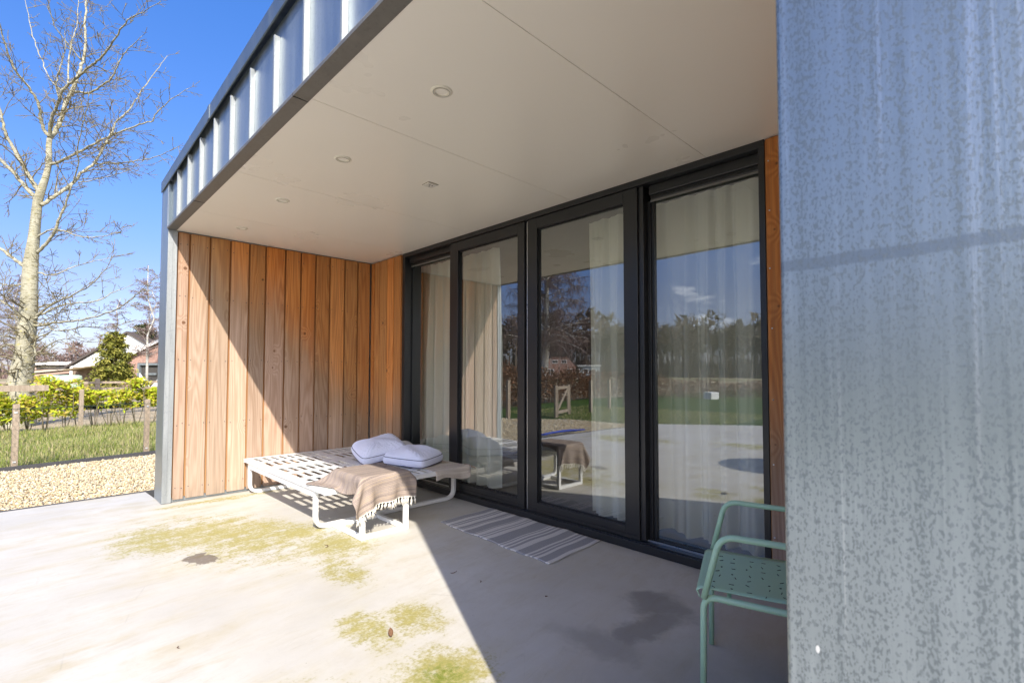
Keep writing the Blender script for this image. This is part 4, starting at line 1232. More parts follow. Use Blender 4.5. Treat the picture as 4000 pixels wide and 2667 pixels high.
# ------------------------------------------------------------------ round garden table out on the terrace (throws the round shadow seen in the glass)
gt = thing('garden_table', 'round dark garden table out on the sunny terrace casting a round shadow', 'table', (-1.54,-1.12,0))
mb = MB(); mb.lathe([(.001,.715),(.60,.715),(.61,.725),(.61,.735),(.60,.742),(.001,.742)], 64, (-1.54,-1.12,0)); build('tabletop', mb, FRAME, gt)
mb = MB(); mb.lathe([(.03,.02),(.03,.7145)], 16, (-1.54,-1.12,0)); build('pedestal', mb, FRAME, gt, smooth=True)
mb = MB(); mb.lathe([(.001,.0),(.26,.0),(.26,.012),(.05,.0199),(.001,.0199)], 40, (-1.54,-1.12,.001)); build('foot_plate', mb, FRAME, gt)

# ------------------------------------------------------------------ small litter on the concrete
def curl(x, y, s, seed, lab, w=.0022):
    r = random.Random(seed); pts = []; a = r.uniform(0,6); p = Vector((x,y,.004))
    for i in range(9):
        pts.append(p.copy()); a += r.uniform(.1,.85)*r.choice([1,1,-.3]); p += Vector((math.cos(a)*s/8, math.sin(a)*s/8, r.uniform(-.0005,.001)))
    mb = MB(); mb.tube(pts, [w*(.5+.5*math.sin(math.pi*(i+.5)/9)) for i in range(9)], 6)
    o = build('twig', mb, plain('dry_twig', (.12,.065,.04), .8) if 'dry_twig' not in bpy.data.materials else bpy.data.materials['dry_twig'], None, (x,y,0), smooth=True)
    tag(o, lab, 'twig')
curl(-3.53,1.52,.07,1,'small curled dry twig on sunlit concrete in front of the small table')
curl(-2.53,1.88,.055,2,'curled dry twig in the shade just past the sunlight edge')
curl(-2.29,1.92,.028,3,'tiny dry twig bit in the shade between rug and sunlight edge')
curl(-1.88,2.07,.032,5,'dry twig bit on shaded concrete below the rug corner')
curl(-2.74,.51,.03,6,'tiny dark twig alone on open sunlit concrete', .0018)
mb = MB(); rr = random.Random(8)
for i in range(70):
    t = (i+.5)/70; a = i*2.4; r0 = .0115*math.sin(math.pi*min(.97,t*.9+.12))**.7
    c = Vector((0, -.034+.068*t, 0)); n_ = Vector((math.cos(a), .45, math.sin(a))).normalized(); tn = Vector((-math.sin(a),0,math.cos(a)))
    tip = c+Vector((math.cos(a),0,math.sin(a)))*r0+Vector((0,.007,0))
    mb.add([c+tn*.0035, c-tn*.0035, tip-tn*.0042, tip+Vector((0,.003,0)), tip+tn*.0042, c+Vector((0,-.003,0))], [(0,1,2,3,4),(0,5,1),(1,5,2),(5,4,2),(0,4,5)])
mb.xform(Matrix.Translation((-2.145,1.245,.012)) @ Matrix.Rotation(R_(62),4,'Z'))
o = build('pine_cone', mb, CONE, None, (-2.145,1.245,0)); tag(o, 'small brown pine cone lying on mossy sunlit concrete', 'pine cone')
LIMBS = [
 [(-17.84,-0.22,0.5,0.506),(-17.79,-0.17,0.99,0.396),(-17.74,-0.12,1.76,0.319),(-17.7,-0.08,2.53,0.286),(-17.67,-0.06,3.42,0.258),(-17.67,-0.05,4.09,0.231),(-17.64,-0.02,4.81,0.176),(-17.61,0.01,5.45,0.159),(-17.58,0.03,5.68,0.154),(-17.53,0.09,5.99,0.132),(-17.46,0.15,6.26,0.11),(-17.42,0.2,6.65,0.099),(-17.43,0.19,7.02,0.093),(-17.41,0.2,7.26,0.088)],
 [(-17.41,0.2,7.26,0.088),(-17.5,0.34,7.65,0.083),(-17.59,0.4,7.95,0.079),(-17.76,0.5,8.47,0.074),(-17.87,0.6,8.88,0.069),(-18.01,0.72,9.43,0.062),(-18.17,0.82,9.99,0.055),(-18.39,0.86,10.56,0.048),(-18.67,0.85,11.19,0.043),(-19.05,0.89,12.19,0.037),(-19.5,0.92,13.4,0.026),(-20.02,0.9,14.67,0.013)],
 [(-17.41,0.2,7.26,0.071),(-17.1,0.21,7.6,0.059),(-16.77,0.29,7.86,0.053),(-16.39,0.38,8.12,0.049),(-16.09,0.49,8.26,0.046),(-15.75,0.63,8.34,0.043),(-15.35,0.79,8.46,0.04),(-14.95,0.95,8.57,0.036),(-14.41,1.13,8.77,0.029),(-13.83,1.29,9.02,0.023),(-13.64,1.36,9.07,0.02),(-13.25,1.52,9.08,0.015),(-12.64,1.75,9.12,0.006)],
 [(-17.38,0.19,7.28,0.066),(-17.32,0.05,7.51,0.06),(-17.12,-0,7.85,0.053),(-17.02,-0.09,8.08,0.045),(-16.97,-0.25,8.28,0.042),(-16.87,-0.46,8.57,0.035),(-16.75,-0.57,8.82,0.03),(-16.58,-0.66,9.1,0.024),(-16.45,-0.7,9.29,0.02),(-16.26,-0.75,9.55,0.01)],
 [(-17.56,0.06,5.88,0.099),(-17.6,-0.03,6,0.093),(-17.65,-0.2,6.36,0.076),(-17.7,-0.4,6.78,0.065),(-17.72,-0.55,7.14,0.054),(-17.71,-0.64,7.47,0.045),(-17.68,-0.69,7.74,0.038),(-17.61,-0.79,8.27,0.026),(-17.49,-0.86,8.84,0.012)],
 [(-17.6,0.02,5.6,0.088),(-17.85,-0.07,5.84,0.083),(-18.45,-0.33,6.32,0.074),(-18.85,-0.49,6.66,0.069),(-19.37,-0.72,7.03,0.064),(-20.16,-1.09,7.6,0.048),(-21.14,-1.57,8.28,0.024)],
 [(-17.52,0.09,5.52,0.077),(-17.5,0.36,5.86,0.067),(-17.45,0.67,6.25,0.059),(-17.47,0.81,6.54,0.055),(-17.43,1.07,6.89,0.051),(-17.5,1.27,7.48,0.045),(-17.54,1.43,7.91,0.04),(-17.61,1.51,8.26,0.036),(-17.58,1.7,8.54,0.031),(-17.57,1.92,9.01,0.027),(-17.59,2.15,9.57,0.022),(-17.59,2.38,10.1,0.016),(-17.59,2.62,10.63,0.009)],
 [(-17.41,0.21,6.58,0.06),(-17.09,0.44,6.66,0.05),(-16.74,0.69,6.83,0.046),(-16.4,0.94,7,0.039),(-15.95,1.28,7.2,0.034),(-15.49,1.61,7.36,0.03),(-15.05,1.94,7.48,0.024),(-14.89,2.04,7.66,0.021),(-14.54,2.27,7.97,0.015),(-14.16,2.54,8.19,0.007)],
 [(-17.82,0.61,8.83,0.046),(-17.34,0.91,8.72,0.039),(-16.98,1.12,8.83,0.036),(-16.65,1.3,8.98,0.031),(-16.38,1.4,9.26,0.027),(-16.09,1.52,9.53,0.02),(-15.55,1.79,9.82,0.009)],
 [(-17.43,1.07,6.87,0.03),(-16.82,1.36,6.79,0.025),(-15.89,1.8,6.71,0.02),(-15.21,2.11,6.7,0.015),(-14.43,2.43,6.81,0.007)],
 [(-16.14,0.47,8.25,0.031),(-16.28,0.47,8.79,0.027),(-16.39,0.5,9.28,0.024),(-16.44,0.54,9.63,0.021),(-16.47,0.6,9.98,0.018),(-16.56,0.62,10.41,0.014),(-16.73,0.63,11.12,0.008)],
 [(-16.57,0.32,8.04,0.032),(-16.53,0.27,8.32,0.029),(-16.46,0.29,8.46,0.026),(-16.24,0.36,8.89,0.021),(-16.13,0.4,9.08,0.015),(-16.02,0.37,9.49,0.007)],
 [(-16.39,0.38,8.13,0.023),(-16.76,0.15,8.53,0.021),(-17.06,0,9.1,0.019),(-17.42,-0.17,9.76,0.016),(-17.72,-0.29,10.54,0.012),(-17.95,-0.38,11.12,0.007)],
 [(-18.19,0.77,9.94,0.033),(-18.08,0.52,10.17,0.028),(-17.94,0.25,10.44,0.023),(-17.73,0.14,10.7,0.017),(-17.47,0.06,10.98,0.009)],
 [(-17.58,0.04,4.31,0.066),(-17.24,0.24,4.58,0.057),(-16.95,0.37,4.94,0.048),(-16.63,0.51,5.43,0.036),(-16.32,0.62,5.91,0.025)],
 [(-16.32,0.62,5.91,0.025),(-15.84,0.69,6.32,0.023),(-15.68,0.66,6.49,0.02),(-15.32,0.68,6.79,0.017),(-14.73,0.75,7.22,0.013),(-14.42,0.76,7.45,0.008)],
 [(-17.59,0.03,2.44,0.051),(-17.09,0.27,2.45,0.043),(-16.91,0.35,2.49,0.041),(-16.17,0.71,2.51,0.034),(-15.56,0.99,2.56,0.028),(-14.7,1.37,2.73,0.022),(-14.05,1.62,2.99,0.017),(-13.66,1.75,3.17,0.012),(-13.21,1.9,3.38,0.006)],
 [(-17.58,0.03,2.61,0.044),(-17.46,0.36,2.89,0.037),(-17.34,0.64,3.03,0.031),(-17.07,1.21,3.15,0.025),(-16.93,1.52,3.41,0.017),(-16.77,1.87,3.6,0.008)],
 [(-17.6,0.05,2.67,0.044),(-17.07,0.31,2.94,0.036),(-16.35,0.7,3.17,0.028),(-15.88,0.94,3.34,0.022),(-15.4,1.16,3.65,0.016),(-14.96,1.32,4.03,0.007)],
 [(-17.03,0.3,2.42,0.024),(-16.85,0.42,2.29,0.022),(-16.14,0.9,2.37,0.017),(-15.49,1.33,2.36,0.013),(-14.99,1.66,2.49,0.006)],
 [(-17.61,-0,1.45,0.04),(-17.29,0.09,1.71,0.035),(-16.76,0.31,1.94,0.026),(-16.3,0.51,2.07,0.017),(-15.57,0.84,2.1,0.007)],
 [(-17.29,0.09,1.71,0.027),(-17.42,0.05,1.92,0.022),(-17.47,0.1,2.2,0.018),(-17.44,0.29,2.48,0.013),(-17.33,0.52,2.6,0.007)],
 [(-17.74,-0.13,3.88,0.077),(-17.86,-0.19,3.97,0.072),(-18.27,-0.43,4.24,0.061),(-18.65,-0.64,4.5,0.056),(-19.22,-0.98,4.82,0.046),(-19.88,-1.34,5.41,0.023)],
 [(-17.62,-0,4.67,0.035),(-17.25,0.22,4.84,0.031),(-16.9,0.45,4.84,0.026),(-16.31,0.83,4.61,0.02),(-15.65,1.25,4.62,0.015),(-15,1.65,4.78,0.006)],
 [(-17.63,-0.01,3.81,0.033),(-17.58,0.09,3.79,0.031),(-17.45,0.37,3.77,0.024),(-17.23,0.86,4.09,0.018),(-16.91,1.51,4.33,0.008)],
 [(-17.72,-0.11,2.59,0.055),(-17.72,-0.38,2.89,0.043),(-17.73,-0.57,3.06,0.034),(-17.69,-0.87,3.43,0.016)],
 [(-17.74,-0.13,1.87,0.044),(-18.12,-0.4,1.98,0.033),(-18.44,-0.64,1.87,0.027),(-18.88,-0.96,1.99,0.013)],
 [(-17.75,-0.13,3.53,0.038),(-18.37,-0.45,3.51,0.031),(-19.02,-0.78,3.72,0.023),(-19.95,-1.23,4.26,0.012)],
 [(-17.49,0.36,5.86,0.017),(-17.79,0.38,6.49,0.014),(-18.02,0.34,6.88,0.008)],
 [(-17.36,0.76,6.25,0.023),(-16.7,1.15,6.29,0.018),(-15.98,1.55,6.37,0.013),(-15.39,1.87,6.57,0.005)],
]
# ------------------------------------------------------------------ the big bare tree beyond the hedge
def polyline(pts, step):
    out = [pts[0]]
    for a, b in zip(pts, pts[1:]):
        n = max(1, int((Vector(b[:3])-Vector(a[:3])).length/step))
        for k in range(1, n+1):
            t = k/n; out.append(tuple(a[i]*(1-t)+b[i]*t for i in range(4)))
    return out
def catmull(pts, n=4):
    P = [np.array(p) for p in pts]; out = []
    for i in range(len(P)-1):
        p0, p1, p2, p3 = P[max(i-1,0)], P[i], P[i+1], P[min(i+2,len(P)-1)]
        for k in range(n):
            t = k/n
            out.append(.5*((2*p1)+(-p0+p2)*t+(2*p0-5*p1+4*p2-p3)*t*t+(-p0+3*p1-3*p2+p3)*t**3))
    out.append(P[-1]); return [tuple(q) for q in out]

LIMBS = [[(*q[:3], q[3]*.62) for q in l] for l in LIMBS]
tree = thing('bare_tree', 'tall leafless tree with pale lichened bark beyond the garden fence', 'tree', (-17.8,-.2,-.1))
rng = random.Random(12)
trunk = LIMBS[0]
tp = [(trunk[0][0], trunk[0][1], -.1, .35), (trunk[0][0]+.02, trunk[0][1]+.02, .35, .32)] + [(*q[:3], min(q[3], .30)) for q in trunk[1:]]
tp = catmull(tp, 6)
mb = MB(); n = 22
V = []; 
for i, (x, y, z, r) in enumerate(tp):
    for k in range(n):
        a = 2*math.pi*k/n
        low = max(0, 1-z/2.6)
        d = 1+.05*math.sin(3*a+z*1.7)+.03*math.sin(5*a-z*4)+low*(.16*math.sin(4*a+z*3.1)*math.sin(z*5+a)+.10*math.sin(7*a+z*7))
        V.append((x+r*d*math.cos(a), y+r*d*math.sin(a), z))
F = [(i*n+k, i*n+(k+1) % n, (i+1)*n+(k+1) % n, (i+1)*n+k) for i in range(len(tp)-1) for k in range(n)]
mb.add(V, F); build('trunk', mb, BARK, tree, smooth=True)
br = MB(); tw = MB()
def rnd_dir(d, ang):
    d = Vector(d).normalized(); o = d.orthogonal().normalized(); o.rotate(Matrix.Rotation(rng.uniform(0, 6.283), 3, d))
    return (d*math.cos(ang)+o*math.sin(ang)).normalized()
def twig(p, d, L, r, depth):
    n_ = max(3, int(L/.11)); pts = [p]; rad = [r]; dd = Vector(d)
    for i in range(n_):
        dd = (dd+Vector((rng.gauss(0,.13), rng.gauss(0,.13), rng.gauss(.035,.12)))).normalized()
        pts.append(pts[-1]+dd*(L/n_)); rad.append(max(.0052, r*(1-(i+1)/n_*.65)))
    tw.tube(pts, rad, 4 if r < .012 else 5, cap=False)
    if depth > 0:
        k = max(1, int(L/.15))
        for j in range(k):
            i = rng.randrange(1, len(pts)-1) if len(pts) > 2 else 1
            q = (pts[i]-pts[i-1]).normalized()
            twig(pts[i], rnd_dir(q, rng.uniform(.55,1.05)), L*rng.uniform(.28,.55), max(.0052, rad[i]*.65), depth-1)
for li, l in enumerate(LIMBS[1:]):
    pts = catmull(l, 5)
    P = [Vector(p[:3]) for p in pts]
    for i in range(1, len(P)):
        P[i] += Vector((rng.gauss(0,.008), rng.gauss(0,.008), rng.gauss(0,.008)))
    br.tube(P, [max(.006, p[3]) for p in pts], 9)
    tot = 0
    for a, b, pr in zip(P, P[1:], pts):
        tot += (b-a).length
        if tot > .16 and pr[2] > 1.2:
            tot = 0
            r = min(.017, max(.0075, pr[3]*.36))
            d = rnd_dir(b-a, rng.uniform(.6,1.15)); d.z = d.z*.75+.12
            twig(a.lerp(b, .5), d, rng.uniform(.3,1.05)*(1.15 if pr[3] > .02 else .62), r, 2 if pr[3] > .012 else 1)
    twig(P[-1], P[-1]-P[-2], .35, .005, 1)
for i in range(90):                                   # epicormic sprouts on the lower trunk
    z = rng.uniform(.35, 3.0); a = rng.uniform(-2.2, 1.6); x = float(np.interp(z,[q[2] for q in tp],[q[0] for q in tp])); y = float(np.interp(z,[q[2] for q in tp],[q[1] for q in tp])); r = float(np.interp(z,[q[2] for q in tp],[q[3] for q in tp]))
    d = Vector((math.cos(a), math.sin(a), rng.uniform(-.2,.5)))
    twig(Vector((x,y,z))+Vector((math.cos(a),math.sin(a),0))*r*.92, d, rng.uniform(.15,.65), rng.uniform(.008,.02), 1)
build('limbs', br, BARK, tree, smooth=True)
t = build('twigs', tw, TWIG, tree, smooth=True, recalc=False)

# ------------------------------------------------------------------ leafy things
def leaf_cards(C, N_, size, rng_, elong=1.8, fold=.25):
    """C: (n,3) centres, N_: (n,3) preferred normals. Each leaf: two quads folded on the midrib."""
    n = len(C)
    nr = N_+rng_.normal(0,.55,(n,3)); nr /= np.linalg.norm(nr,axis=1,keepdims=True)
    t = rng_.normal(0,1,(n,3)); t -= nr*(t*nr).sum(1,keepdims=True); t /= np.linalg.norm(t,axis=1,keepdims=True)
    b = np.cross(nr,t)
    s = size*rng_.uniform(.6,1.25,(n,1))
    l = s*elong*.5; w = s*.5
    V = np.stack([C-t*l, C-b*w*.9+nr*w*fold, C+t*l, C+b*w*.9+nr*w*fold], 1)
    V = V.reshape(-1,3); i = np.arange(n)[:,None]*4
    F = np.concatenate([i+np.array([[0,1,2]]), i+np.array([[0,2,3]])], 0)
    return V, F

# hedge of young plants coming into leaf
nr_ = np.random.default_rng(21)
hedge = thing('hedge', 'yellow green hedge of young plants coming into leaf behind the wire fence', 'hedge', (-15.6, .3, -.1))
C = []; st = MB()
hp = []
y = -1.75
while y < 3.3:
    x = -15.55-.05*(y)+nr_.normal(0,.12); hp.append((x, y)); y += nr_.uniform(.22,.36)
for (x, y) in hp:
    gap = 1.0 if not (0.95 < y < 1.75) else .5
    H = nr_.uniform(.72,1.08)+(.05 if y > .2 else -.05)
    base = .22 if y < .7 else .42
    for k in range(5):
        a = nr_.uniform(0,6.28); tip = Vector((x+.18*math.cos(a), y+.18*math.sin(a), H*nr_.uniform(.7,1)))
        b0 = Vector((x+.03*math.cos(a), y+.03*math.sin(a), -.1))
        m = b0.lerp(tip,.5)+Vector((nr_.normal(0,.03),nr_.normal(0,.03),0))
        st.tube([b0,m,tip], [.009,.007,.004], 5)
    for k in range(int(25*gap)):                       # clumps along the shoots
        h = base+(H-base)*nr_.random()**.8; rr_ = .23*(1-.35*abs(h/H-.6))
        a = nr_.uniform(0,6.28); q_ = rr_*nr_.random()**.5
        c0 = np.array([x+q_*math.cos(a), y+q_*math.sin(a)*1.1, h])
        C.append(c0+nr_.normal(0,1,(28,3))*np.array([.06,.065,.045]))
C = np.concatenate(C)
Nn = np.tile(np.array([.25,-.1,.9]), (len(C),1))
V, F = leaf_cards(C, Nn, .056, nr_)
raw_mesh('foliage', V, F, HEDGE, hedge)
build('stems', st, plain('hedge_stem', (.17,.14,.09), .85), hedge, smooth=True)

# rough grass between gravel and hedge
def blades(n, fx, h0, h1, w, seed, mat, label, lean=.5, name='grass'):
    r = np.random.default_rng(seed)
    P = fx(r, n); n = len(P)
    a = r.uniform(0,6.283,n); h = r.uniform(h0,h1,n)*P[:,3]; ln = np.abs(r.normal(0,lean,n))*h
    la = a+r.normal(0,.6,n); wv = np.stack([np.cos(a+1.57),np.sin(a+1.57),np.zeros(n)],1)*w*r.uniform(.6,1.3,(n,1))
    d = np.stack([np.cos(la),np.sin(la),np.zeros(n)],1)
    b = P[:,:3]; mid = b+d*(ln*.35)[:,None]+np.array([0,0,1])*(h*.6)[:,None]; tip = b+d*ln[:,None]+np.array([0,0,1])*(h*np.sqrt(np.maximum(.15,1-(ln/h)**2*.6)))[:,None]
    V = np.stack([b-wv,b+wv,mid-wv*.75,mid+wv*.75,tip],1).reshape(-1,3)
    i = np.arange(n)[:,None]*5
    F = np.concatenate([i+np.array([[0,1,3]]),i+np.array([[0,3,2]]),i+np.array([[2,3,4]])],0)
    o = raw_mesh(name, V, F, mat); setting(o, 'stuff', label); return o
def strip(r, n):
    m = int(n*1.6)
    x = r.uniform(-15.9,-9.5,m); y = r.uniform(-2.2,3.6,m)
    ok = x < np.interp(y,[-2.2,-.25,1.35,3.6],[-9.72,-9.53,-9.84,-10.3])
    # tussocks
    cl = np.sin(x*2.1+1.3*np.sin(y*1.7))*np.sin(y*2.6+.8*np.sin(x*1.9)); den = .5+.5*cl
    ok &= r.random(m) < (.30+.70*den)
    x, y, den = x[ok][:n], y[ok][:n], den[ok][:n]
    return np.stack([x,y,np.full(len(x),-.10),.55+.75*den],1)
blades(52000, strip, .05, .19, .0042, 5, GRASS, 'rough tufted grass between the gravel and the hedge')
def lawn_area(r, n):
    x = r.uniform(-12,-5,n); y = r.uniform(-9.5,-4.5,n)
    ok = (y < np.interp(x,[-12,-9,-6.2],[-4.9,-4.45,-4.85])) & (y > -3-.0*x-6.4)
    x, y = x[ok], y[ok]; return np.stack([x,y,np.full(len(x),-.05),np.ones(len(x))],1)
blades(16000, lawn_area, .03, .07, .006, 15, GRASS, 'short lawn grass beyond the terrace', name='lawn_grass')
# dead leaves gathered along the edging
r = np.random.default_rng(7); n = 420
y = r.uniform(-.6,2.4,n); x = np.interp(y,[-.6,-.25,1.35,2.4],[-9.50,-9.47,-9.80,-10.0])-np.abs(r.normal(0,.13,n))-.02
C = np.stack([x,y,-.075+np.abs(r.normal(0,.015,n))],1)
V, F = leaf_cards(C, np.tile([0,0,1.],(n,1)), .045, r, 1.6, .5); o = raw_mesh('dead_leaves', V, F, DEADL); setting(o, 'stuff', 'dry brown leaves caught along the gravel edging')

# ------------------------------------------------------------------ fences and gate
def post(mb, x, y, w, z0, z1, rz=0.0):
    t = MB(); t.box(-w/2,w/2,-w/2,w/2,z0,z1); t.xform(Matrix.Translation((x,y,0)) @ Matrix.Rotation(rz,4,'Z')); mb.add(t.V[0], t.F)
wf = thing('wire_fence', 'low wooden post fence with green hexagonal wire netting along the gravel', 'fence', (-9.65,.6,-.1))
def fl(y): return float(np.interp(y,[-5,-2,-.25,1.35,5],[-10.4,-9.74,-9.53,-9.84,-10.7]))
for y in (-1.62,-.12,1.33,2.8):
    mb = MB(); post(mb, fl(y), y, .066, -.1, .83, .1); p = build('post', mb, FENCE, wf, bevel=.006)
    for z in (.72,.06):
        mb = MB(); mb.box(fl(y)+.035, fl(y)+.041, y-.016, y+.016, z-.011, z+.011); build('clip', mb, SILVER, p)
mb = MB(); c = .065; ys = np.arange(-1.62,2.8,c); zs = np.arange(-.06,.76,c*.87)
segs = []
for j, z in enumerate(zs):
    for y in ys:
        y0 = y+(c/2 if j % 2 else 0)
        segs += [((y0,z),(y0,z+c*.42)),((y0,z+c*.42),(y0+c/2,z+c*.87)),((y0,z+c*.42),(y0-c/2,z+c*.87))]
r_ = .0011
V = []; F = []
for (a, b) in segs:
    p, q_ = np.array([fl(a[0])+.050,a[0],a[1]]), np.array([fl(b[0])+.050,b[0],b[1]])
    d = q_-p; d /= np.linalg.norm(d); u = np.cross(d,[1,0,0]); u /= np.linalg.norm(u); k = len(V)
    for P_ in (p,q_): V += [P_+u*r_, P_-u*r_*.5+np.array([r_*.87,0,0]), P_-u*r_*.5-np.array([r_*.87,0,0])]
    for i in range(3): F.append((k+i,k+(i+1)%3,k+3+(i+1)%3,k+3+i))
raw_mesh('netting', np.array(V), np.array(F), WIRE, wf)
mb = MB(); mb.tube([(fl(y)+.05,y,.765) for y in np.linspace(-1.62,2.8,12)], .002, 5); mb.tube([(fl(y)+.05,y,-.04) for y in np.linspace(-1.62,2.8,12)], .002, 5); build('tension_wire', mb, WIRE, wf)

rf = thing('rail_fence', 'weathered wooden post and rail fence in front of the tree and hedge', 'fence', (-15.2,.8,-.1))
for (x, y, z1) in ((-15.05,.836,.875),(-15.9,3.6,.875)):
    mb = MB(); post(mb, x, y, .072, -.1, z1, .25); build('post', mb, FENCE, rf, bevel=.008)
mb = MB(); mb.sweep([(-15.98,.60,.42),(-16.6,3.6,.42)], (0,0,1), .13, .035); build('rail', mb, plain('dark_rail', (.028,.032,.028), .8), rf)
mb = MB(); mb.sweep([(-15.75,-2.4,.45),(-16.0,.80,.44)], (0,0,1), .12, .035); build('rail', mb, FENCE, rf)
# nearer top plank at the left and long grey rails behind the trunk
mb = MB(); mb.sweep([(-14.5,-1.6,.93),(-14.78,.27,.93)], (0,1,0), .04, .125); build('rail', mb, FENCE, rf)
mb = MB(); post(mb, -14.56, -1.2, .12, -.1, .86); build('post', mb, FENCE, rf)
pf_ = thing('paddock_fence', 'grey weathered long rails of paddock fence behind the big tree', 'fence', (-21,1,-.1))
for z, w in ((.94,.07),(.70,.16),(.42,.16)):
    mb = MB(); mb.sweep([(-20.6,-2.4,z),(-21.6,5.5,z)], (0,0,1), w, .045); build('rail', mb, FENCE, pf_)
for t in (0.02,.25,.5,.74,.98):
    mb = MB(); post(mb, -20.66-1.0*t, -2.4+7.9*t, .12, -.1, 1.06); build('post', mb, FENCE, pf_)

gate = thing('garden_gate', 'grey wooden gate with one diagonal brace beside the gravel', 'gate', (-9.7,-5.2,-.05))
G0, G1 = Vector((-9.48,-4.62,0)), Vector((-9.92,-5.74,0))
def gp(t, z): p = G0.lerp(G1,t); return (p.x,p.y,z)
for t in (0.0,1.0):
    mb = MB(); post(mb, gp(t,0)[0], gp(t,0)[1], .09, -.05, .88, .38); build('post', mb, FENCE, gate)
mb = MB()
gs = (G1-G0).normalized().cross(Vector((0,0,1)))
for z in (.10,.80): mb.sweep([gp(.06,z),gp(.94,z)], gs, .03, .09)
mb.sweep([gp(.06,.16),gp(.94,.76)], gs, .026, .09)
for t in (.09,.91): mb.sweep([gp(t,.165),gp(t,.755)], gs, .028, .09)
build('frame', mb, FENCE, gate)
tf = thing('timber_fence', 'row of plain wooden posts with two rails behind the lawn gate', 'fence', (-10.4,-3.6,-.05))
for (x,y,h) in ((-10.25,-3.45,1.05),(-10.55,-3.75,.92),(-9.95,-6.9,1.0),(-10.4,-8.6,1.0),(-10.9,-10.3,1.0)):
    mb = MB(); post(mb, x, y, .09, -.05, h); build('post', mb, FENCE, tf)

# brown beech hedge along the south side of the lawn
bh = thing('beech_hedge', 'low brown beech hedge with dry winter leaves along the far lawn edge', 'hedge', (-13.5,-12,-.1))
r = np.random.default_rng(31); path = np.array([(-12.0,-2.5),(-14.5,-8.5),(-15.2,-14.2),(-13.0,-19),(-8,-24),(2,-28)])
dl = np.concatenate([[0],np.cumsum(np.linalg.norm(np.diff(path,axis=0),axis=1))])
n = 30000; s = r.uniform(0,dl[-1],n); x = np.interp(s,dl,path[:,0])+r.normal(0,.28,n); y = np.interp(s,dl,path[:,1])+r.normal(0,.28,n)
hh = np.interp(s,[0,8,14,20,dl[-1]],[1.5,1.35,1.15,.75,.7])*(1+.13*np.sin(s*2.1)+.08*np.sin(s*5.3))
z = r.random(n)**.75*hh
keep = r.random(n) < np.interp(s,[0,12,18,dl[-1]],[1,.9,.55,.5])
C = np.stack([x,y,z],1)[keep]
V, F = leaf_cards(C, np.tile([0,0,1.],(len(C),1)), .085, r, 1.7, .5); raw_mesh('foliage', V, F, BEECH, bh)
V = []; F = []
for i in range(900):
    s_ = r.uniform(0,dl[-1]); px, py = np.interp(s_,dl,path[:,0])+r.normal(0,.2), np.interp(s_,dl,path[:,1])+r.normal(0,.2); h = r.uniform(.5,1.2)
    k = len(V); dx, dy = r.normal(0,.12,2); V += [(px-.006,py+.006,-.1),(px+.006,py-.006,-.1),(px+dx,py+dy,h)]; F.append((k,k+1,k+2))
raw_mesh('stems', np.array(V), np.array(F), WTWIG, bh)

# ------------------------------------------------------------------ far buildings (west)
FH = Vector((-math.cos(YAW), math.sin(YAW), 0)); RH = Vector((FH.y, -FH.x, 0))
def frame_M(lat, D, rz=0.0):
    """local frame of a far building: x to its right, y away, z up"""
    p = FH*D+RH*lat
    return Matrix(((RH.x,FH.x,0,p.x),(RH.y,FH.y,0,p.y),(0,0,1,-.1),(0,0,0,1))) @ Matrix.Rotation(rz,4,'Z')
def bpart(name, M, fn, mat, parent):
    mb = MB(); fn(mb); mb.xform(M); return build(name, mb, mat, parent)
M = frame_M(-33.2, 46, R_(-8))
bb = thing('brick_barn', 'red brick barn gable with white barge boards and dark wide opening', 'barn', tuple(M.translation))
bpart('wall', M, lambda b: b.prism([(-5,0),(-3.6,0),(-3.6,2.3),(-.7,2.3),(-.7,0),(5,0),(5,2.55),(0,4.65),(-5,2.55)], 'y', 0, .3), BRICK, bb)
bpart('side_wall', M, lambda b: (b.box(-5,-4.7,.31,12,0,2.5), b.box(4.7,5,.31,12,0,2.5), b.box(-4.69,4.69,11.7,12,0,2.5)), BRICK, bb)
def roof(b):
    for s in (-1,1): b.prism([(s*5.5,2.40),(0,4.72),(0,4.90),(s*5.5,2.58)], 'y', -.35, 12.3)
rfp = bpart('roof', M, roof, ROOFM, bb)
def barge(b):
    for s in (-1,1): b.prism([(s*5.5,2.34),(0,4.66),(0,4.93),(s*5.5,2.60)], 'y', -.42, -.355)
bpart('barge_board', M, barge, WPLANK, rfp)
do = bpart('door_opening', M, lambda b: b.box(-3.59,-.71,.2,.29,.0,2.29), DARK, bb)
bpart('door_frame', M, lambda b: (b.box(-3.6,-3.38,-.05,.19,0,2.28), b.box(-.9,-.7,-.05,.19,0,2.28), b.box(-3.37,-.91,-.05,.19,2.08,2.28)), GREY, do)
bpart('half_door', M, lambda b: (b.prism([(-3.37,0),(-2.25,0),(-3.37,1.35)], 'y', -.02, .05), b.prism([(-.91,0),(-2.15,0),(-.91,1.35)], 'y', -.02, .05)), WPLANK, do)
bpart('glazing', M, lambda b: b.box(-2.9,-1.7,.08,.15,1.15,1.35), GREY, do)

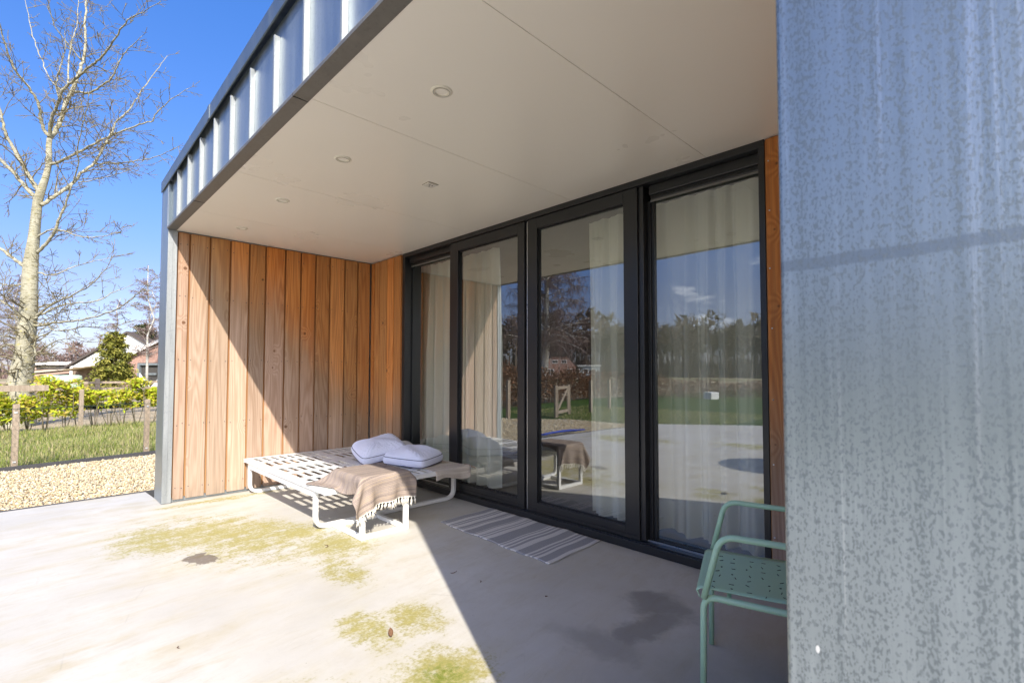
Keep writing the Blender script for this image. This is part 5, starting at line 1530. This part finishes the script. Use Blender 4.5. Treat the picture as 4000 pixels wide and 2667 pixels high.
M = frame_M(-40.6, 50, R_(2))
wb = thing('white_gable_barn', 'long low barn with white boarded gable and dark roof left of evergreen', 'barn', tuple(M.translation))
bpart('wall', M, lambda b: b.prism([(-5.6,0),(5.6,0),(5.6,1.95),(-5.6,1.95)], 'y', 0, .3), PLANK, wb)
bpart('gable', M, lambda b: b.prism([(-5.6,1.96),(5.6,1.96),(0,5.3)], 'y', .02, .32), WPLANK, wb)
def roof2(b):
    for s in (-1,1): b.prism([(s*6.0,1.80),(0,5.38),(0,5.58),(s*6.0,2.02)], 'y', -.25, 14)
rf2 = bpart('roof', M, roof2, ROOFD, wb)
bpart('chimney', M, lambda b: b.box(-3.6,-3.35,1.6,1.85,3.4,5.0), GREY, rf2)
bpart('lean_to', M, lambda b: b.prism([(-4.9,1.55),(2.0,2.55),(2.0,2.68),(-4.9,1.68)], 'y', -1.6, -.06), ROOFM, wb)
bpart('corner_post', M, lambda b: b.box(-5.6,-5.35,-.06,-.005,0,2.1), WPLANK, wb)

M = frame_M(-48.2, 52)
sh = thing('flat_shed', 'long flat roofed shed with white fascia and dark window band', 'shed', tuple(M.translation))
bpart('wall', M, lambda b: b.box(-3.8,2.3,0,4,0,2.2), plain('pinkish_boards', (.40,.29,.23), .85), sh)
bpart('fascia', M, lambda b: b.box(-4.0,2.5,-.3,4.2,2.21,2.48), WPLANK, sh)
bpart('window', M, lambda b: b.box(-3.6,2.0,-.04,-.005,1.75,2.15), DARK, sh)
bpart('lean_to', M, lambda b: b.prism([(-3.4,1.20),(2.6,1.75),(2.6,1.85),(-3.4,1.30)], 'y', -2.2, -.35), plain('pale_sheet_roof', (.46,.40,.33), .8), sh)
bpart('corner_post', M, lambda b: (b.box(-3.9,-3.6,-2.3,-2.0,0,1.5), b.box(-3.5,-3.35,-2.3,-2.0,0,1.2)), GREY, sh)
bpart('low_wall', M, lambda b: b.box(-3.3,2.5,-2.15,-2.0,0,.95), BRICK, sh)
for i, (lat, D, lab) in enumerate(((-40.5,42,'pale green wrapped silage bale, leftmost of the row by the shed'),(-40.55,43.6,'pale green wrapped silage bale in the middle of the row by the shed'),(-38.95,42.1,'pale green wrapped silage bale, rightmost of the row by the shed'))):
    c = FH*D+RH*lat; mb = MB()
    prof = [(.001,0),(.60,.0),(.70,.06),(.74,.3),(.74,.85),(.69,1.09),(.5,1.17),(.001,1.18)]
    mb.lathe(prof, 22, (c.x,c.y,-.1)); o = build('silage_bale', mb, BALE, None, (c.x,c.y,-.1), smooth=True); tag(o, lab, 'bale', 'wrapped bales by the shed')

# ------------------------------------------------------------------ far trees
def spray_tree(name, label, cat, base, H, rad, ncl, per, size, mat, seed, power=1.0, group=None, lean=(0,0)):
    r = np.random.default_rng(seed); t = thing(name, label, cat, base, group)
    b = np.array(base); mb = MB()
    mb.tube([Vector(b), Vector(b+[lean[0]*.5,lean[1]*.5,H*.5]), Vector(b+[lean[0],lean[1],H*.93])], [rad*.09,rad*.06,rad*.015], 8); build('trunk', mb, TWIG, t, smooth=True)
    C = []
    for i in range(ncl):
        h = r.random()**.85; rr_ = rad*(1-h)**power*(.75+.5*r.random())+.08*rad; a = r.uniform(0,6.283)
        q_ = rr_*(.45+.55*r.random())
        c = b+np.array([q_*math.cos(a)+lean[0]*h, q_*math.sin(a)+lean[1]*h, H*(.05+.95*h)-.18*q_])
        out = np.array([math.cos(a),math.sin(a),-.25])
        s = rad*.17*(1-.4*h)
        C.append(c+r.normal(0,1,(per,3))*s*np.array([1,1,.55])+out*np.abs(r.normal(0,s,(per,1))))
    C = np.concatenate(C); V, F = leaf_cards(C, np.tile([0.2,-.1,.8],(len(C),1)), size, r, 2.4, .3)
    raw_mesh('crown', V, F, mat, t)
p = FH*39.0+RH*-32.7
spray_tree('evergreen', 'broad olive green evergreen in front of the barns', 'tree', (p.x,p.y,-.1), 4.55, 1.22, 200, 34, .13, EVER, 2, .62)
p = FH*52+RH*-40.6
spray_tree('conifer', 'dark green conifer behind the brick barn roof', 'tree', (p.x,p.y,-.1), 6.4, 2.0, 200, 30, .22, CONIF, 5, .8)
def twig_tree(name, label, lat, D, H, spread, seed, bark, twm, n1=26, n2=14, base=None, droop=.6, group='leafless trees beyond the fields', wd=.010, trunk_r=.14, lean=0.0):
    r = np.random.default_rng(seed)
    p = FH*D+RH*lat if base is None else Vector(base); t = thing(name, label, 'tree', (p.x,p.y,-.1), group)
    b = Vector((p.x,p.y,-.1)); mb = MB()
    sp = [b+Vector((r.normal(0,.02*H*s),r.normal(0,.02*H*s),H*s))+Vector((lean*s,0,0)) for s in np.linspace(0,1,8)]; sp[0] = b
    mb.tube(sp, [trunk_r*(1-.9*s)+.012 for s in np.linspace(0,1,8)], 8)
    V = []; F = []
    def tri(a, c, w):
        d = (c-a); u = d.cross(Vector((r.normal(),r.normal(),r.normal()))).normalized()*w; k = len(V)
        V.extend([a-u, a+u, c]); F.append((k,k+1,k+2))
    for i in range(n1):
        s = r.uniform(.22,.97); k = s*7; j = min(6,int(k)); o_ = sp[j].lerp(sp[j+1],k-j)
        a = r.uniform(0,6.283); L = spread*(1.05-s*.75)*r.uniform(.6,1.1); up = r.uniform(.35,1.0)
        d = Vector((math.cos(a),math.sin(a),up)).normalized()
        pts = [o_]
        for q_ in range(6):
            d = (d+Vector((r.normal(0,.16),r.normal(0,.16),r.normal(-.12*droop,.12)))).normalized(); pts.append(pts[-1]+d*L/6)
        mb.tube(pts, [trunk_r*.17*(1-.8*s)*(1-q_/7)+.006 for q_ in range(7)], 5, cap=False)
        for q_ in range(n2):
            e = r.uniform(.8,6); j = min(5,int(e)); st_ = pts[j].lerp(pts[j+1],e-j)
            dd = Vector((r.normal(),r.normal(),r.normal(-.25*droop,.6))).normalized(); L2 = L*r.uniform(.16,.42)
            m_ = st_+dd*L2*.5+Vector((0,0,-.05*droop*L2)); en = m_+dd*L2*.5*(1-.5*droop)+Vector((0,0,-.5*droop*L2))
            tri(st_, m_, wd); tri(m_, en, wd*.7)
            for z_ in range(6):
                f_ = r.random(); ss = st_.lerp(m_,f_) if z_ % 2 else m_.lerp(en,f_)
                d3 = Vector((r.normal(),r.normal(),r.normal(-.35*droop,.6))).normalized(); tri(ss, ss+d3*L2*r.uniform(.2,.5)+Vector((0,0,-.2*droop*L2)), wd*.5)
    build('trunk', mb, bark, t, smooth=True)
    raw_mesh('crown', np.array([tuple(v) for v in V]), np.array(F), twm, t)
twig_tree('birch', 'white trunked birch in front of the brick barn door', -32.0, 41.5, 10.5, 2.6, 3, BIRCHB, BTWIG, 54, 22, wd=.018, trunk_r=.10)
twig_tree('birch', 'birch with purple brown twigs just behind the evergreen', -47.0, 56, 10.0, 2.8, 4, BIRCHB, BTWIG, 46, 20, wd=.02)
twig_tree('birch', 'fuller purple brown birch right of the evergreen behind the roofs', -46.0, 60, 11.5, 3.0, 14, BIRCHB, BTWIG, 48, 20, wd=.02)
twig_tree('birch', 'purple brown birch standing immediately left of the big bare trunk', -62.6, 60, 13.5, 4.2, 6, BIRCHB, BTWIG, 60, 22, wd=.022)
twig_tree('birch', 'dense twiggy birch at the far left edge behind the big tree', -66.8, 62, 12.5, 4.4, 7, BIRCHB, BTWIG, 60, 22, wd=.022)
twig_tree('birch', 'low spreading leafless tree between white barn roof and evergreen', -55.8, 64, 6.6, 2.6, 8, TWIG, BTWIG, 36, 18, wd=.02)
# the birch that hangs in front of the house to the south, seen mirrored in the doors
twig_tree('birch', 'large weeping birch beyond the garden gate seen mirrored in the sliding doors', 0, 0, 12.5, 4.6, 23, BIRCHB, BTWIG, 110, 34, base=(-22.9,-18.6,-.1), droop=1.0, wd=.017, trunk_r=.24, lean=.6)

# woods on the horizon: masses nobody could count
def woods(name, label, pts, H, n, seed, depth=14, mat=None):
    r = np.random.default_rng(seed); pts = np.array(pts, float)
    d = np.concatenate([[0],np.cumsum(np.linalg.norm(np.diff(pts,axis=0),axis=1))]); V = []
    s = r.uniform(0,d[-1],n); X = np.interp(s,d,pts[:,0])+r.normal(0,depth*.5,n); Y = np.interp(s,d,pts[:,1])+r.normal(0,depth*.5,n)
    Hh = np.interp(s,np.linspace(0,d[-1],len(H)),H)*(1+.10*np.sin(s*.21)+.06*np.sin(s*.53)+r.normal(0,.17,n))
    for x, y, h in zip(X,Y,Hh):
        a = r.uniform(0,3.14); u = np.array([math.cos(a),math.sin(a),0]); w = .12+.008*h
        V += [np.array([x,y,-.1])-u*w, np.array([x,y,-.1])+u*w, np.array([x+r.normal(0,.3),y+r.normal(0,.3),h*.97])]
        R0 = h*r.uniform(.17,.26); cz = h-R0*1.15
        for m, w0, w1, q0, q1, ex in ((34, .25, .55, 0, .85, .9), (130, .05, .12, .45, 1.0, 1.25)):
            # inner boughs, then fine outer twigs that dissolve the outline
            d = r.normal(0,1,(m,3)); d[:,2] = d[:,2]*.9+.25; d /= np.linalg.norm(d,axis=1,keepdims=True)
            c0 = np.array([x,y,cz])+d*np.array([R0,R0,R0*1.35])*r.uniform(q0**3,(q1*.95)**3,(m,1))**(1/3)
            en = c0+(d*.45+r.normal(0,.5,(m,3))+np.array([0,0,.25]))*R0*(.55 if w0 > .2 else .34)
            en[:,2] = np.minimum(en[:,2], h*1.04)
            dv = en-c0; pu = np.cross(dv,r.normal(0,1,(m,3))); pu /= np.linalg.norm(pu,axis=1,keepdims=True)+1e-9
            ww = r.uniform(w0,w1,(m,1))*h/12
            V += list(np.stack([c0-pu*ww,c0+pu*ww,en],1).reshape(-1,3))
        m = 16                                           # understorey
        b0 = np.stack([x+r.normal(0,1.6,m),y+r.normal(0,1.6,m),np.full(m,-.1)],1); t0 = b0+np.stack([r.normal(0,.7,m),r.normal(0,.7,m),h*r.uniform(.2,.6,m)],1)
        pu = np.stack([np.cos(an0:=r.uniform(0,3.14,m)),np.sin(an0),np.zeros(m)],1)*r.uniform(.15,.45,(m,1))
        V += list(np.stack([b0-pu,b0+pu,t0],1).reshape(-1,3))
    V = np.array(V); F = np.arange(len(V)).reshape(-1,3)
    o = raw_mesh(name, V, F, mat or WTWIG); setting(o, 'stuff', label)
woods('woodland', 'brown leafless woodland along the southern horizon', [(-150,-20),(-135,-75),(-105,-120),(-60,-150),(-20,-160),(40,-160)], [13,15,15,14,13.5,15,15], 620, 41, 18)
woods('treeline', 'distant hazy purple brown line of trees behind the barns', [(-190,-40),(-165,10),(-140,60)], [7,6.5,8], 170, 43, 12, BTWIG)

# far thatched house and cabin in the south, mirrored in the glass
p = Vector((-77.2,-83,0)); M = Matrix.Translation((p.x,p.y,-.1)) @ Matrix.Rotation(math.atan2(83,72)-math.pi/2+.25,4,'Z')
th_ = thing('thatched_house', 'small brick house with steep dark thatch and white windows across the field', 'house', tuple(M.translation))
M = M @ Matrix.Rotation(math.pi,4,'Z')
Mh = Matrix.Translation((p.x,p.y,-.1)) @ Matrix(((.756,-.655,0,0),(-.655,-.756,0,0),(0,0,1,0),(0,0,0,1)))
# local x runs across the view, local -y faces the garden
Mh = Matrix.Translation((p.x,p.y,-.1)) @ Matrix.Rotation(math.pi-math.atan2(77.2,83),4,'Z')
bpart('wall', Mh, lambda b: b.prism([(-4,0),(4,0),(4,2.8),(2,5.2),(-2,5.2),(-4,2.8)], 'y', 0, .3), BRICK, th_)
bpart('side_wall', Mh, lambda b: (b.box(-4,-3.7,.31,9,0,2.7), b.box(3.7,4,.31,9,0,2.7)), BRICK, th_)
def thr(b):
    for s in (-1,1): b.prism([(s*4.6,2.2),(s*.4,7.0),(s*.0,7.5),(s*5.0,2.4)], 'y', .0, 9.4)
    b.prism([(-2.2,5.2),(2.2,5.2),(0,7.5)], 'y', -.25, .3)
bpart('roof', Mh, thr, THATCH, th_)
for (x, z, w, h) in ((-1.1,3.6,.7,.6),(1.1,3.6,.7,.6),(-2.4,.9,.8,1.0),(2.2,.9,.8,1.0)):
    wd_ = bpart('window', Mh, lambda b: b.box(x-w,x+w,-.06,-.004,z,z+h*1.4), WPLANK, th_)
    bpart('pane', Mh, lambda b: (b.box(x-w+.1,x-.05,-.08,-.0605,z+.1,z+h*1.4-.1), b.box(x+.05,x+w-.1,-.08,-.0605,z+.1,z+h*1.4-.1)), DARK, wd_)
p = Vector((-74.6,-90,0)); Mc = Matrix.Translation((p.x,p.y,-.1)) @ Matrix.Rotation(math.pi-math.atan2(74.6,90),4,'Z')
cb = thing('cabin', 'grey flat roofed cabin with white windows beside the thatched house', 'cabin', tuple(Mc.translation))
bpart('wall', Mc, lambda b: b.box(-3.5,3.5,0,4,0,3.0), plain('cabin_grey', (.30,.34,.36), .7), cb)
bpart('roof', Mc, lambda b: b.box(-3.8,3.8,-.3,4.3,3.01,3.25), WPLANK, cb)
for x in (-2,0,2):
    wd_ = bpart('window', Mc, lambda b: b.box(x-.6,x+.6,-.06,-.004,1.0,2.3), WPLANK, cb)
    bpart('pane', Mc, lambda b: b.box(x-.45,x+.45,-.08,-.0605,1.12,2.18), DARK, wd_)

# odds and ends on the lawn side
mb = MB(); rr = random.Random(3)
for k in range(7):
    y0, y1 = -1.0+rr.uniform(-.03,.03), -2.2+rr.uniform(-.1,.1)
    pts = [(-6.78+.06*k*.5+.05*math.sin(t*2.5+k)+rr.uniform(-.006,.006), y0+(y1-y0)*t, .0+.012*k*.6+.02*math.sin(t*math.pi)) for t in np.linspace(0,1,14)]
    mb.tube(pts, .014, 7)
o = build('garden_hose', mb, HOSE, None, (-6.7,-1.6,-.04), smooth=True); tag(o, 'bundle of bright blue hose lying on the gravel by the terrace', 'hose')
mb = MB(); mb.box(-.3,.3,-.22,.22,0,.32); mb.prism([(-.32,.32),(.32,.32),(.27,.37),(-.27,.37)], 'y', -.24, .24); mb.xform(Matrix.Translation((-10.6,-17.3,-.06)) @ Matrix.Rotation(.5,4,'Z'))
o = build('white_box', mb, WPLANK, None, (-10.6,-17.3,-.06), bevel=.03); tag(o, 'white plastic box standing at the far edge of the lawn', 'box')
